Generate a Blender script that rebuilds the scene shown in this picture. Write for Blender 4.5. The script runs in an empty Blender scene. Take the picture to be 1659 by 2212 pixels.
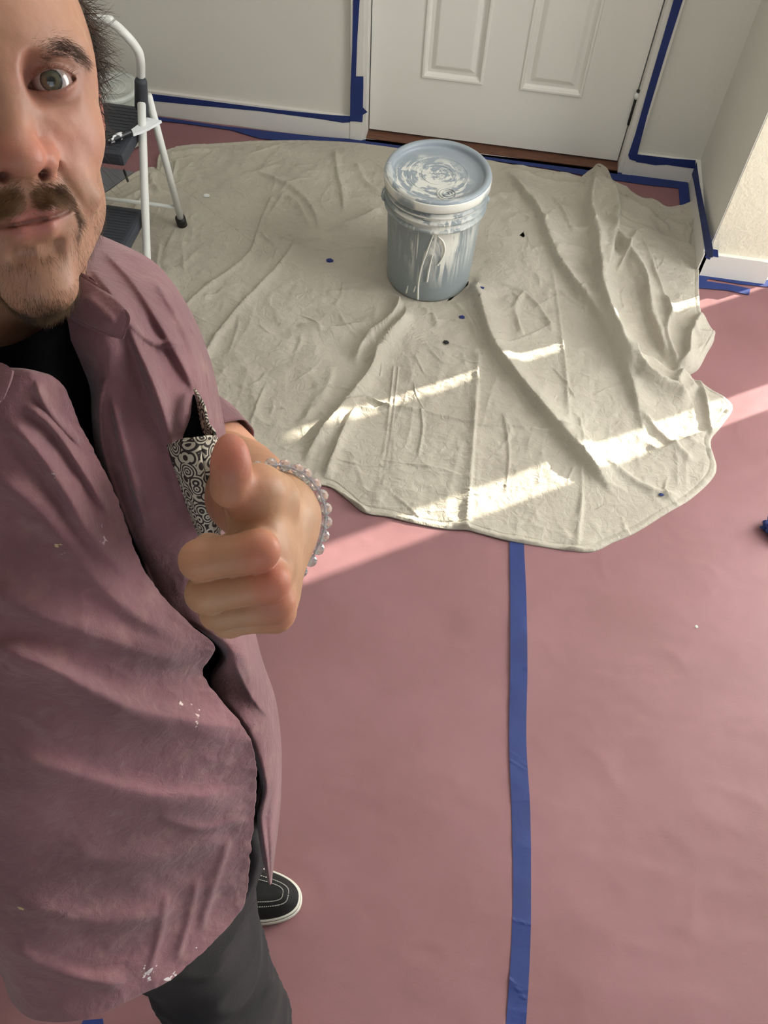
import bpy, bmesh, math, random
import numpy as np
from mathutils import Vector, Matrix
rng = np.random.default_rng(7); random.seed(7)
SC = bpy.context.scene; COL = SC.collection

# ------------------------------------------------------------------ camera
F, CX, CY, H = 1850.0, 829.5, 1106.0, 1.8273
def nrm(v): v = np.asarray(v, float); return v/np.linalg.norm(v)
Zc = -nrm([745-CX, 2370-CY, F])
Xc = nrm(np.cross(nrm(np.cross([797-CX, 283-CY, F], [1330-CX, 352-CY, F])), Zc))
if Xc[0] < 0: Xc = -Xc
Yc = np.cross(Zc, Xc)
RC = np.stack([Xc, Yc, Zc])                    # world = RC @ camera(right, down, forward)
CAM = np.array([0, 0, H])
def ray(px, py): return RC @ np.array([(px-CX)/F, (py-CY)/F, 1.0])
def fl(px, py, z=0.0): r = ray(px, py); return CAM + r*((z-H)/r[2])         # point on a level plane
def wy(px, py, Y): r = ray(px, py); return CAM + r*(Y/r[1])                 # point on a wall facing the room
def wx(px, py, X): r = ray(px, py); return CAM + r*(X/r[0])
def at(px, py, d): return CAM + ray(px, py)*d                               # point at a depth in metres
cd = bpy.data.cameras.new('camera'); cam = bpy.data.objects.new('camera', cd); COL.objects.link(cam)
cam.matrix_world = Matrix([[RC[i][0], -RC[i][1], -RC[i][2], CAM[i]] for i in range(3)] + [[0, 0, 0, 1]])
cd.sensor_fit = 'VERTICAL'; cd.sensor_height = 24; cd.sensor_width = 18; cd.lens = F/2212*24; cd.clip_start = 0.02
SC.camera = cam

# ------------------------------------------------------------------ light
SC.view_settings.view_transform = 'Standard'; SC.view_settings.look = 'None'
SC.view_settings.gamma = 1; SC.view_settings.use_curve_mapping = False
SC.view_settings.exposure = 0.0
w = bpy.data.worlds.new('world'); SC.world = w; w.use_nodes = True
bg = w.node_tree.nodes['Background']; bg.inputs[0].default_value = (0.80, 0.9, 1.0, 1); bg.inputs[1].default_value = 0.9
SUNH = nrm([-.83, -.56, 0]); SUN_T = math.tan(math.radians(25))
sun_dir = nrm([SUNH[0], SUNH[1], -SUN_T])
sd = bpy.data.lights.new('sun', 'SUN'); sd.energy = 16; sd.angle = math.radians(.6); sd.color = (1, .93, .80)
so = bpy.data.objects.new('sun', sd); COL.objects.link(so)
so.rotation_euler = Vector(sun_dir).to_track_quat('-Z', 'Y').to_euler()
def area(name, loc, target, sx, sy, e, col):
    d = bpy.data.lights.new(name, 'AREA'); d.shape = 'RECTANGLE'; d.size = sx; d.size_y = sy; d.energy = e; d.color = col
    o = bpy.data.objects.new(name, d); COL.objects.link(o); o.location = loc
    o.rotation_euler = (Vector(target)-Vector(loc)).to_track_quat('-Z', 'Y').to_euler(); return o
area('window_light_right', (1.66, 1.72, 1.15), (0, 1.72, .9), 1.15, 1.9, 48, (1.0, .98, .95))
area('fill_light_front', (.55, -1.75, 1.5), (-.1, 1.2, .9), 2.4, 1.7, 9, (.90, .95, 1.0))  # added soft fill from behind the camera
area('fill_light_top', (-.1, 1.7, 2.55), (-.1, 1.7, 0), 1.6, 1.4, 17, (1.0, .98, .94))  # added overhead fill to lift the room, no fixture modelled

# ------------------------------------------------------------------ helpers
def lin(c): return tuple(((v/255)/12.92 if v/255 <= .04045 else ((v/255+.055)/1.055)**2.4) for v in c)
class NT:
    def __init__(s, m): s.t = m.node_tree; s.n = s.t.nodes; s.l = s.t.links
    def new(s, k, **kw):
        x = s.n.new(k)
        for a, b in kw.items():
            if a in x.inputs.keys(): x.inputs[a].default_value = b
            else: setattr(x, a, b)
        return x
    def link(s, a, b): s.l.new(a, b)
def mat(name, col, rough=.6, col2=None, nscale=8, bump=0, bscale=60, metal=0, bdist=.002, coat=0, sss=0, detail=6, stretch=None, mixlo=.35, mixhi=.65, trans=0, ior=1.45, sheen=0):
    m = bpy.data.materials.new(name); m.use_nodes = True; t = NT(m); p = t.n['Principled BSDF']
    p.inputs['Base Color'].default_value = (*lin(col), 1); p.inputs['Roughness'].default_value = rough
    p.inputs['Metallic'].default_value = metal; p.inputs['IOR'].default_value = ior
    if coat: p.inputs['Coat Weight'].default_value = coat
    if sheen: p.inputs['Sheen Weight'].default_value = sheen
    if trans: p.inputs['Transmission Weight'].default_value = trans
    if sss: p.inputs['Subsurface Weight'].default_value = sss; p.inputs['Subsurface Radius'].default_value = (.012, .005, .003); p.inputs['Subsurface Scale'].default_value = .4
    tc = t.new('ShaderNodeTexCoord'); src = tc.outputs['Object']
    if stretch:
        mp = t.new('ShaderNodeMapping'); mp.inputs['Scale'].default_value = stretch; t.link(src, mp.inputs[0]); src = mp.outputs[0]
    if col2 is not None:
        n = t.new('ShaderNodeTexNoise', Scale=nscale, Detail=detail); t.link(src, n.inputs['Vector'])
        r = t.new('ShaderNodeMapRange'); r.inputs[1].default_value = mixlo; r.inputs[2].default_value = mixhi; t.link(n.outputs[0], r.inputs[0])
        x = t.new('ShaderNodeMix', data_type='RGBA'); x.inputs[6].default_value = (*lin(col), 1); x.inputs[7].default_value = (*lin(col2), 1)
        t.link(r.outputs[0], x.inputs[0]); t.link(x.outputs[2], p.inputs['Base Color'])
    if bump:
        n = t.new('ShaderNodeTexNoise', Scale=bscale, Detail=5); t.link(src, n.inputs['Vector'])
        b = t.new('ShaderNodeBump', Strength=bump, Distance=bdist); t.link(n.outputs[0], b.inputs['Height']); t.link(b.outputs[0], p.inputs['Normal'])
    return m
def mesh_obj(name, V, Fc, m, parent=None, smooth=False, uv=None):
    me = bpy.data.meshes.new(name)
    me.from_pydata([tuple(map(float, v)) for v in V], [], [tuple(map(int, f)) for f in Fc])
    if m: me.materials.append(m)
    if smooth: me.polygons.foreach_set('use_smooth', [True]*len(me.polygons))
    me.update(); o = bpy.data.objects.new(name, me); COL.objects.link(o)
    if parent: o.parent = parent
    return o
def np_mesh(name, V, Q, m, parent=None, smooth=True):
    """fast mesh from numpy: V (n,3), Q (k,4 or 3)"""
    V = np.asarray(V, np.float32); Q = np.asarray(Q, np.int32); me = bpy.data.meshes.new(name)
    k = Q.shape[1]; me.vertices.add(len(V)); me.vertices.foreach_set('co', V.ravel())
    me.loops.add(Q.size); me.loops.foreach_set('vertex_index', Q.ravel())
    me.polygons.add(len(Q)); me.polygons.foreach_set('loop_start', np.arange(len(Q), dtype=np.int32)*k)
    me.polygons.foreach_set('loop_total', np.full(len(Q), k, np.int32))
    me.update(calc_edges=True); me.validate()
    if smooth: me.polygons.foreach_set('use_smooth', np.ones(len(me.polygons), bool))
    if m: me.materials.append(m)
    o = bpy.data.objects.new(name, me); COL.objects.link(o)
    if parent: o.parent = parent
    return o
def empty(name, label, cat, loc, group=None):
    o = bpy.data.objects.new(name, None); COL.objects.link(o); o.location = tuple(map(float, loc)); o.empty_display_size = .05
    tag(o, label, cat, group); return o
def tag(o, label, cat, group=None):
    o['label'] = label; o['category'] = cat
    if group: o['group'] = group
    return o
def fix(o, root):      # parent keeping the world position (all meshes are written in world coordinates)
    o.parent = root; o.matrix_parent_inverse = Matrix.Translation(-Vector(root.location)); return o
def struct(o): o['kind'] = 'structure'; return o
def box(name, a, b, m, parent=None, bev=0):
    a = np.array(a, float); b = np.array(b, float); bm = bmesh.new(); bmesh.ops.create_cube(bm, size=1)
    for v in bm.verts: v.co = Vector(tuple((a+b)/2 + np.array(v.co)*(b-a)))
    if bev: bmesh.ops.bevel(bm, geom=bm.edges[:], offset=bev, segments=2, affect='EDGES', profile=.7)
    me = bpy.data.meshes.new(name); bm.to_mesh(me); bm.free(); me.materials.append(m)
    o = bpy.data.objects.new(name, me); COL.objects.link(o)
    if parent: fix(o, parent)
    return o
def prism(name, pts, off, m, parent=None, jit=0):
    """flat outline of 3-D points given a thickness vector"""
    P = [np.array(p, float) for p in pts]; off = np.array(off, float); n = len(P)
    V = P + [p+off for p in P]
    Fc = [list(range(n))[::-1], list(range(n, 2*n))] + [[i, (i+1) % n, n+(i+1) % n, n+i] for i in range(n)]
    o = mesh_obj(name, V, Fc, m)
    bm = bmesh.new(); bm.from_mesh(o.data); bmesh.ops.recalc_face_normals(bm, faces=bm.faces); bm.to_mesh(o.data); bm.free()
    if parent: fix(o, parent)
    return o
def tube(name, pts, r, m, parent=None, seg=16, cyc=False, cap=True, sub=6, flat=None):
    P = [np.array(p, float) for p in pts]
    if sub > 1 and len(P) > 2:       # Catmull-Rom
        Q = []; n = len(P); R0 = r if np.ndim(r) else [r]*n; RR = []
        rngi = range(n if cyc else n-1)
        for i in rngi:
            a, b, c, d = (P[(i-1) % n], P[i], P[(i+1) % n], P[(i+2) % n]) if cyc else (P[max(i-1, 0)], P[i], P[i+1], P[min(i+2, n-1)])
            for k in range(sub):
                t = k/sub; Q.append(.5*((2*b)+(-a+c)*t+(2*a-5*b+4*c-d)*t*t+(-a+3*b-3*c+d)*t**3)); RR.append(R0[i]*(1-t)+R0[(i+1) % n]*t)
        if not cyc: Q.append(P[-1]); RR.append(R0[-1])
        P = Q; r = RR
    n = len(P); r = r if np.ndim(r) else [r]*n
    V = []; up = None
    for i in range(n):
        t = nrm((P[(i+1) % n] if (cyc or i < n-1) else P[i]) - (P[(i-1) % n] if (cyc or i > 0) else P[i]))
        if up is None: up = np.cross(t, [0, 0, 1]) if abs(t[2]) < .9 else np.cross(t, [1, 0, 0])
        up = nrm(up - up.dot(t)*t); s = np.cross(t, up)
        for k in range(seg):
            a = 2*math.pi*k/seg; V.append(P[i]+r[i]*(math.cos(a)*up+math.sin(a)*s))
    Fc = []
    for i in range(n if cyc else n-1):
        j = (i+1) % n
        for k in range(seg): Fc.append([i*seg+k, i*seg+(k+1) % seg, j*seg+(k+1) % seg, j*seg+k])
    if cap and not cyc: Fc += [list(range(seg))[::-1], [(n-1)*seg+k for k in range(seg)]]
    o = mesh_obj(name, V, Fc, m, smooth=True)
    if parent: fix(o, parent)
    return o
def lathe(name, prof, c, m, parent=None, seg=96, caps=True):
    c = np.array(c, float); V = []
    for (r, z) in prof:
        for k in range(seg): a = 2*math.pi*k/seg; V.append(c+np.array([r*math.cos(a), r*math.sin(a), z]))
    Fc = []
    for i in range(len(prof)-1):
        for k in range(seg): Fc.append([i*seg+k, i*seg+(k+1) % seg, (i+1)*seg+(k+1) % seg, (i+1)*seg+k])
    if caps: Fc += [list(range(seg))[::-1], [(len(prof)-1)*seg+k for k in range(seg)]]
    o = mesh_obj(name, V, Fc, m, smooth=True)
    if parent: fix(o, parent)
    return o
# value noise in numpy, smooth, for relief
_P = rng.random((64, 64, 64)).astype(np.float32)
def noise3(x, y, z):
    x, y, z = np.broadcast_arrays(np.asarray(x, float), y, z)
    xi = np.floor(x).astype(int); yi = np.floor(y).astype(int); zi = np.floor(z).astype(int)
    fx = x-xi; fy = y-yi; fz = z-zi; s = lambda t: t*t*(3-2*t); fx, fy, fz = s(fx), s(fy), s(fz)
    g = lambda a, b, c: _P[(xi+a) % 64, (yi+b) % 64, (zi+c) % 64]
    L = lambda a, b, t: a+(b-a)*t
    return L(L(L(g(0,0,0), g(1,0,0), fx), L(g(0,1,0), g(1,1,0), fx), fy), L(L(g(0,0,1), g(1,0,1), fx), L(g(0,1,1), g(1,1,1), fx), fy), fz)*2-1
def fbm(x, y, z=0., o=4, f=1.):
    r = 0; a = 1
    for i in range(o): r = r + a*noise3(x*f+7.3*i, y*f+3.1*i, z*f+1.7*i); a *= .5; f *= 2.03
    return r
def seg_dist(X, Y, poly):
    """distance to a polyline, signed by side (+ left), and fraction along"""
    best = np.full(X.shape, 9e9); sg = np.zeros(X.shape); fr = np.zeros(X.shape)
    L = [0]
    for i in range(len(poly)-1): L.append(L[-1]+np.hypot(*(poly[i+1]-poly[i])))
    for i in range(len(poly)-1):
        a, b = poly[i], poly[i+1]; d = b-a; l2 = d.dot(d)+1e-12
        t = np.clip(((X-a[0])*d[0]+(Y-a[1])*d[1])/l2, 0, 1)
        ex = X-a[0]-t*d[0]; ey = Y-a[1]-t*d[1]; e = np.hypot(ex, ey); m = e < best
        best = np.where(m, e, best); sg = np.where(m, np.sign(d[0]*ey-d[1]*ex), sg); fr = np.where(m, (L[i]+t*math.sqrt(l2))/L[-1], fr)
    return best, sg, fr
def spline2(pts, k=5, cyc=False):
    P = [np.array(p, float) for p in pts]; n = len(P); Q = []
    for i in range(n if cyc else n-1):
        a, b, c, d = (P[(i-1) % n], P[i], P[(i+1) % n], P[(i+2) % n]) if cyc else (P[max(i-1, 0)], P[i], P[i+1], P[min(i+2, n-1)])
        for j in range(k):
            t = j/k; Q.append(.5*((2*b)+(-a+c)*t+(2*a-5*b+4*c-d)*t*t+(-a+3*b-3*c+d)*t**3))
    if not cyc: Q.append(P[-1])
    return np.array(Q)
def in_poly(X, Y, poly):
    r = np.zeros(X.shape, bool); n = len(poly)
    for i in range(n):
        x1, y1 = poly[i]; x2, y2 = poly[(i+1) % n]
        c = ((y1 > Y) != (y2 > Y)) & (X < (x2-x1)*(Y-y1)/((y2-y1) if y2 != y1 else 1e-12)+x1); r ^= c
    return r

# ------------------------------------------------------------------ materials
M = {}
M['wall'] = mat('wall_paint', (208, 206, 196), .7, bump=.12, bscale=160, bdist=.002)
M['wall_tex'] = mat('textured_wall', (226, 220, 198), .8, bump=.5, bscale=90, bdist=.004)
M['trim'] = mat('trim_paint', (216, 213, 206), .5)
M['door'] = mat('door_paint', (228, 226, 218), .45, bump=.04, bscale=300)
M['sill'] = mat('sill_wood', (112, 74, 52), .5, (84, 52, 38), nscale=20, stretch=(1, 12, 12))
M['dark'] = mat('dark_gap', (20, 17, 15), .9)
M['alu'] = mat('sill_metal', (200, 196, 196), .5)
M['subfloor'] = mat('subfloor', (150, 145, 138), .8)
M['paper'] = mat('rosin_paper', (139, 99, 102), .60, (129, 90, 92), nscale=3.0, bump=.25, bscale=220, bdist=.0006)
M['tape'] = mat('blue_tape', (29, 48, 108), .6, (24, 42, 98), nscale=14, bump=.3, bscale=160, bdist=.0006)
M['plastic_grey'] = mat('grey_plastic', (56, 59, 66), .55, bump=.2, bscale=400, bdist=.0005)
M['white_metal'] = mat('white_powder_coat', (222, 224, 218), .35)
M['black_rubber'] = mat('black_rubber', (26, 25, 24), .45)
M['glass_sky'] = mat('window_glass', (235, 240, 245), .05, trans=1.0)
M['blind'] = mat('blind_slat', (225, 222, 214), .6)

# ------------------------------------------------------------------ structure
YW, XR, YP, XP = 2.86, .725, 2.36, .915      # back wall, recess side, pier front, pier end
T = .12
def wbox(name, a, b, m): return struct(box(name, a, b, m))
wbox('floor', (-2.6, -2.0, -.06), (2.9, 3.4, 0), M['subfloor'])
wbox('ceiling', (-2.6, -2.0, 2.6), (2.9, 3.4, 2.66), M['wall'])
wbox('wall_back', (-2.6, YW, 0), (-.50, YW+T, 2.6), M['wall'])
wbox('wall_back_right', (.49, YW, 0), (XR, YW+T, 2.6), M['wall'])
wbox('wall_over_door', (-.545, YW, 2.12), (.53, YW+T, 2.6), M['wall'])
wbox('wall_left', (-2.6, -2.0, 0), (-2.5, YW, 2.6), M['wall'])
wbox('wall_pier', (XR, YP, 0), (XP, YW+T, 2.6), M['wall_tex'])
wbox('wall_recess', (XR-.004, YP+.001, 0), (XR, YW, 2.6), M['wall'])
wbox('wall_alcove', (XP, 3.3, 0), (1.75, 3.4, 2.6), M['wall'])
# right wall with a big window and, beside it, tall slits shaped to cast sun streaks
XWR = 1.70
def hole_y(x, y): return y + (XWR-x)*(-SUNH[1]/-SUNH[0])
wbox('wall_right', (XWR, -2.0, 0), (XWR+.1, .45, 2.6), M['wall'])
wbox('wall_right_top', (XWR, .45, 2.2), (XWR+.1, 3.4, 2.6), M['wall'])
# window 1: glass door; the slits only shape the sunlight
gaps = [(2.342, 2.452, .25, 1.16), (2.852, 2.915, .28, .665), (2.855, 2.912, .775, 1.215)]
wf = struct(box('window_1', (XWR+.04, .45, 0), (XWR+.06, 2.32, 2.2), M['glass_sky']))
fr = [((XWR+.02, .45, 0), (XWR+.08, .51, 2.2)), ((XWR+.02, 2.26, 0), (XWR+.08, 2.32, 2.2)), ((XWR+.02, .51, 2.14), (XWR+.08, 2.26, 2.2)), ((XWR+.02, .51, 0), (XWR+.08, 2.26, .08)), ((XWR+.02, 1.36, .08), (XWR+.08, 1.42, 2.14))]
for a, b in fr: box('window_frame', a, b, M['trim'], wf)
def wall_with_holes(name, y0, y1, z0, z1, holes, x0, x1, m):
    ys = sorted({y0, y1, *[h[0] for h in holes], *[h[1] for h in holes]}); zs = sorted({z0, z1, *[h[2] for h in holes], *[h[3] for h in holes]})
    V = []; Fc = []; gid = {}
    def vid(x, y, z):
        k = (x, y, z)
        if k not in gid: gid[k] = len(V); V.append(k)
        return gid[k]
    inside = lambda i, j: 0 <= i < len(ys)-1 and 0 <= j < len(zs)-1 and not any(h[0] <= (ys[i]+ys[i+1])/2 <= h[1] and h[2] <= (zs[j]+zs[j+1])/2 <= h[3] for h in holes)
    for i in range(len(ys)-1):
        for j in range(len(zs)-1):
            if not inside(i, j): continue
            a, b, c, d = ys[i], ys[i+1], zs[j], zs[j+1]
            Fc.append([vid(x0, a, c), vid(x0, a, d), vid(x0, b, d), vid(x0, b, c)]); Fc.append([vid(x1, a, c), vid(x1, b, c), vid(x1, b, d), vid(x1, a, d)])
            if not inside(i-1, j): Fc.append([vid(x0, a, c), vid(x1, a, c), vid(x1, a, d), vid(x0, a, d)])
            if not inside(i+1, j): Fc.append([vid(x0, b, c), vid(x0, b, d), vid(x1, b, d), vid(x1, b, c)])
            if not inside(i, j-1): Fc.append([vid(x0, a, c), vid(x0, b, c), vid(x1, b, c), vid(x1, a, c)])
            if not inside(i, j+1): Fc.append([vid(x0, a, d), vid(x1, a, d), vid(x1, b, d), vid(x0, b, d)])
    return mesh_obj(name, V, Fc, m)
struct(wall_with_holes('sun_slit_wall', 2.32, 3.4, 0, 2.2, gaps, XWR, XWR+.02, M['wall']))  # unseen wall added with slits that cut the sun into streaks
# front wall behind the camera with its wide window
wbox('wall_front', (-2.5, -2.0, 0), (-.9, -1.9, 2.6), M['wall']); wbox('wall_front_right', (1.75-.05, -2.0, 0), (2.9, -1.9, 2.6), M['wall'])
wbox('wall_front_low', (-.9, -2.0, 0), (1.7, -1.9, .55), M['wall']); wbox('wall_front_top', (-.9, -2.0, 2.4), (1.7, -1.9, 2.6), M['wall'])
struct(box('window_2', (-.9, -1.97, .55), (1.7, -1.95, 2.4), M['glass_sky']))
# baseboards
bb = .092; bt = .014
def board(name, a, b, hgt, th, m=M['trim']):
    """board along the wall from floor point a to b (2-D), thickness towards the room (left of a->b)"""
    a = np.array(a[:2], float); b = np.array(b[:2], float); d = nrm(b-a); n = np.array([-d[1], d[0]])*th
    return struct(prism(name, [(*a, 0), (*b, 0), (*(b+n), 0), (*(a+n), 0)], (0, 0, hgt), m))
board('baseboard_left', (-.522, YW), (-2.5, YW), bb, bt)
board('baseboard_back', (XR, YW), (.500, YW), bb, bt)
board('baseboard_recess', (XR-.004, YP-bt), (XR-.004, YW-bt), bb, bt)
board('baseboard_pier', (XP+bt, YP), (XR-bt, YP), bb, bt)
board('baseboard_alcove', (XP, YW+T), (XP, YP), bb, bt)
# alcove floor strip of pale stone beyond the pier
M['stone'] = mat('pale_terrazzo', (226, 214, 196), .5, (196, 178, 158), nscale=60)
wbox('floor_alcove', (XP+.02, YP-.02, 0.0), (1.7, 3.3, .004), M['stone'])
# door casing, jambs and threshold
cas = .072
def casing(name, x0, x1):
    o = wbox(name, (x0, YW-.016, 0), (x1, YW, 2.12), M['trim']); return o
casing('trim_1', -.522, -.478); casing('trim_2', .468, .500)
wbox('trim_3', (-.522, YW-.016, 2.12), (.500, YW, 2.19), M['trim'])
wbox('trim_4', (-.478, YW-.008, 0), (-.4655, YW+T, 2.12), M['trim']); wbox('trim_5', (.452, YW-.008, 0), (.468, YW+T, 2.12), M['trim'])
YD = 2.905
dr = struct(box('door_1', (-.4615, YD+.016, .021), (.448, YD+.045, 2.10), M['dark']))
# door skin with two sunk mouldings, as rails and stiles around raised panels
def door_skin():
    xs0 = [(-.285, -.070), (.055, .272)]; z0, z1 = .235, .96
    hs = [(a, b, z0, z1) for a, b in xs0] + [(a, b, 1.10, 1.86) for a, b in xs0]
    ys = sorted({-.4615, .448, *[v for h in hs for v in h[:2]]}); zs = sorted({.021, 2.10, *[v for h in hs for v in h[2:]]})
    V = []; Fc = []
    def q(p): i = len(V); V.extend(p); Fc.append([i, i+1, i+2, i+3])
    y = YD
    for i in range(len(ys)-1):
        for j in range(len(zs)-1):
            cx_, cz = (ys[i]+ys[i+1])/2, (zs[j]+zs[j+1])/2
            if any(h[0] < cx_ < h[1] and h[2] < cz < h[3] for h in hs): continue
            q([(ys[i], y, zs[j]), (ys[i+1], y, zs[j]), (ys[i+1], y, zs[j+1]), (ys[i], y, zs[j+1])])
    for a, b, c, d in [(-.4615, .448, .021, 2.10)]:
        q([(a, y, c), (a, y, d), (a, y+.04, d), (a, y+.04, c)]); q([(b, y, c), (b, y+.04, c), (b, y+.04, d), (b, y, d)]); q([(a, y, c), (a, y+.04, c), (b, y+.04, c), (b, y, c)])
    o = mesh_obj('door_skin', V, Fc, M['door'], None); fix(o, dr)
    for (a, b, c, d) in hs:
        steps = [(0, 0), (.004, -.006), (.010, -.006), (.014, .004), (.020, .010), (.032, .009), (.046, .000), (.050, -.001)]
        V = []; Fc = []
        for ins, dy in steps:
            V += [(a+ins, y+dy, c+ins), (b-ins, y+dy, c+ins), (b-ins, y+dy, d-ins), (a+ins, y+dy, d-ins)]
        for s in range(len(steps)-1):
            for k in range(4): Fc.append([s*4+k, s*4+(k+1) % 4, s*4+4+(k+1) % 4, s*4+4+k])
        n = (len(steps)-1)*4; Fc.append([n, n+1, n+2, n+3])
        fix(mesh_obj('panel', V, Fc, M['door']), dr)
door_skin()
wbox('trim_6', (-.4655, YW-.002, 0), (.452, YD+.05, .013), M['sill'])
wbox('trim_7', (-.4655, YW-.018, 0), (.452, YW-.002, .010), M['alu'])
hg = fix(tube('hinge', [(.450, YD-.008, .165), (.450, YD-.008, .262)], .006, M['black_rubber'], seg=12), dr)
hn = fix(box('hinge_leaf', (.446, YD-.006, .165), (.452, YD-.002, .262), M['black_rubber']), dr)
hs_ = fix(lathe('hinge_stop', [(.001, -.012), (.008, -.010), (.0105, 0), (.008, .010), (.001, .012)], (.450, YD-.014, .272), M['white_metal'], seg=20), dr)
fix(tube('hinge_bolt', [(.446, YD-.012, .288), (.466, YD-.03, .292), (.484, YD-.034, .282)], .0055, M['black_rubber'], seg=10, sub=3), dr)

# ------------------------------------------------------------------ rosin paper and tape
seam = [(1116, 1000), (1115, 1180), (1118, 1300), (1119, 1450), (1118, 1600), (1124, 1750), (1128, 1900), (1125, 2050), (1115, 2212)]
sp = [fl(*p)[:2] for p in seam]
ytop = 2.84
seamx = lambda y: np.interp(y, [-1.2]+[p[1] for p in sp[::-1]]+[3], [sp[-1][0]-.02]+[p[0] for p in sp[::-1]]+[.13])
def paper_z(X, Y, z, seed):
    k = 1-np.abs(fbm(X*1.1+seed, Y*1.9, seed+4, 3, 5.))
    return z + .0022*fbm(X*.9+seed, Y*2.6, seed, 3, 1.6) + .0012*np.maximum(0, fbm(X*1.6, Y*6, seed, 3, 2.2))**2 + .0022 + .0011*np.clip(k, 0, 1)**3 + .0005*fbm(X*2, Y*3, seed+8, 3, 9.)
def paper(name, lo, hi, z, label, seed):
    ny, nx = 420, 240; Y = np.linspace(-1.2, ytop, ny)[:, None]*np.ones((1, nx)); t = np.linspace(0, 1, nx)[None, :]
    X = lo(Y)*(1-t)+hi(Y)*t
    Zz = paper_z(X, Y, z, seed)
    V = np.stack([X.ravel(), Y.ravel(), Zz.ravel()], 1); i = np.arange(ny*nx).reshape(ny, nx)
    Q = np.stack([i[:-1, :-1].ravel(), i[:-1, 1:].ravel(), i[1:, 1:].ravel(), i[1:, :-1].ravel()], 1)
    o = np_mesh(name, V, Q, M['paper']); return tag(o, label, 'paper')
paper('rosin_paper', lambda y: -1.42+0*y, lambda y: seamx(y)+.01, .0012, 'reddish-pink rosin paper covering the floor left of the long blue tape seam', 3.1)
# right sheet: follows the recess edge
paper('rosin_paper', lambda y: seamx(y)-.008, lambda y: np.where(y > YP-.02, XR-.022, 1.62), .0032, 'pink rosin paper covering the floor right of the long blue tape seam', 9.4)
ZT = .0085
def tape(name, pts, off, label, z=None, group=None):
    return tag(prism(name, pts, off, M['tape']), label, 'tape', group)
# the long wobbling seam tape, with its small wrinkles
def seam_tape():
    L = [(1099, 1150), (1100, 1180), (1101, 1300), (1101, 1450), (1099, 1600), (1104, 1750), (1107, 1900), (1103, 2050), (1092, 2212)]
    Rr = [(1130, 1150), (1131, 1180), (1136, 1300), (1138, 1450), (1136, 1600), (1144, 1750), (1146, 1900), (1144, 2050), (1135, 2212)]
    A = spline2([fl(*p)[:2] for p in L], 24); B = spline2([fl(*p)[:2] for p in Rr], 24)
    e = A[-1]+(A[-1]-A[-30])*3; A = np.vstack([A, e]); e = B[-1]+(B[-1]-B[-30])*3; B = np.vstack([B, e])
    V = []; nx = 5
    for i in range(len(A)):
        for k in range(nx):
            p = A[i]*(1-k/(nx-1))+B[i]*k/(nx-1); wr = 0
            for (wpx, wpy, sl) in [(1110, 1445, .0), (1118, 1640, .5), (1122, 1660, .5), (1114, 1990, .1), (1126, 2150, .9)]:
                c = fl(wpx, wpy)[:2]; dd = (p[1]-c[1])+sl*(p[0]-c[0]); wr = max(wr, math.exp(-(dd/.0022)**2)*.0022)
            V.append((p[0], p[1], max(float(paper_z(p[0], p[1], .0012, 3.1)), float(paper_z(p[0], p[1], .0032, 9.4)))+.0007+wr*.6))
    Fc = [[i*nx+k, i*nx+k+1, (i+1)*nx+k+1, (i+1)*nx+k] for i in range(len(A)-1) for k in range(nx-1)]
    o = mesh_obj('tape_strip', V, Fc, M['tape'], smooth=False)
    s = o.modifiers.new('thick', 'SOLIDIFY'); s.thickness = .0002; s.offset = -1
    tag(o, 'long blue painters tape strip running straight up the pink paper seam', 'tape')
seam_tape()
yb = YW-bt-.0004                 # face of the baseboards
up = lambda P, dy=-.0009: P + np.array([0, dy, 0])
def wall_tape(px, Y, label, lift=.0008): return tape('tape_strip', [wy(x, y, Y-lift) for x, y in px], (0, -.0005, 0), label)
wall_tape([(275, 196), (300, 198), (330, 203), (420, 214), (520, 227), (600, 237), (700, 247), (758, 251), (758, 264), (740, 265), (690, 257), (560, 240), (420, 227), (330, 218), (300, 212), (278, 208)], YW-bt, 'blue tape strip along the top edge of the left baseboard')
wall_tape([(763, -60), (778, -60), (777, 0), (772, 80), (769, 165), (785, 165), (785, 190), (784, 232), (794, 242), (784, 248), (783, 264), (766, 262), (756, 262), (757, 190), (761, 100), (763, 0)], YW-.016, 'vertical blue tape strip down the left door casing', .0018)
def floor_tape(px, label, z=ZT, name='tape_strip'): return tape(name, [fl(x, y, z) for x, y in px], (0, 0, .0005), label)
floor_tape([(283, 243), (340, 252), (480, 272), (620, 288), (700, 296), (792, 303), (900, 318), (900, 332), (790, 311), (720, 309), (640, 308), (560, 299), (500, 281), (400, 267), (340, 260), (283, 255)], 'dark blue tape strip where the pink paper meets the left baseboard')
floor_tape([(786, 300), (830, 304), (960, 322), (1060, 336), (1180, 349), (1300, 365), (1400, 379), (1486, 394), (1491, 441), (1469, 444), (1466, 407), (1400, 400), (1320, 388), (1290, 384), (1180, 364), (1060, 346), (960, 332), (790, 312)], 'blue tape strip on the floor in front of the door threshold, turning the corner', ZT+.001)
wall_tape([(1461, -60), (1489, -60), (1475, 0), (1440, 110), (1398, 250), (1377, 333), (1380, 350), (1360, 344), (1357, 335), (1372, 290), (1400, 190), (1432, 80), (1455, 0)], YW-.016, 'slanting blue tape strip down the right door casing', .0018)
wall_tape([(1374, 333), (1400, 336), (1450, 342), (1503, 346), (1500, 364), (1482, 362), (1440, 356), (1415, 357), (1395, 353), (1374, 350)], YW-bt, 'short blue tape strip on the baseboard right of the door')
o = tape('tape_strip', [wx(x, y, XR-.004-bt-.0008) for x, y in [(1491, 361), (1505, 352), (1512, 400), (1526, 470), (1541, 540), (1540, 556), (1530, 557), (1524, 545), (1512, 470), (1500, 400)]], (-.0005, 0, 0), 'blue tape strip running down the recess baseboard to the wall corner')
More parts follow.
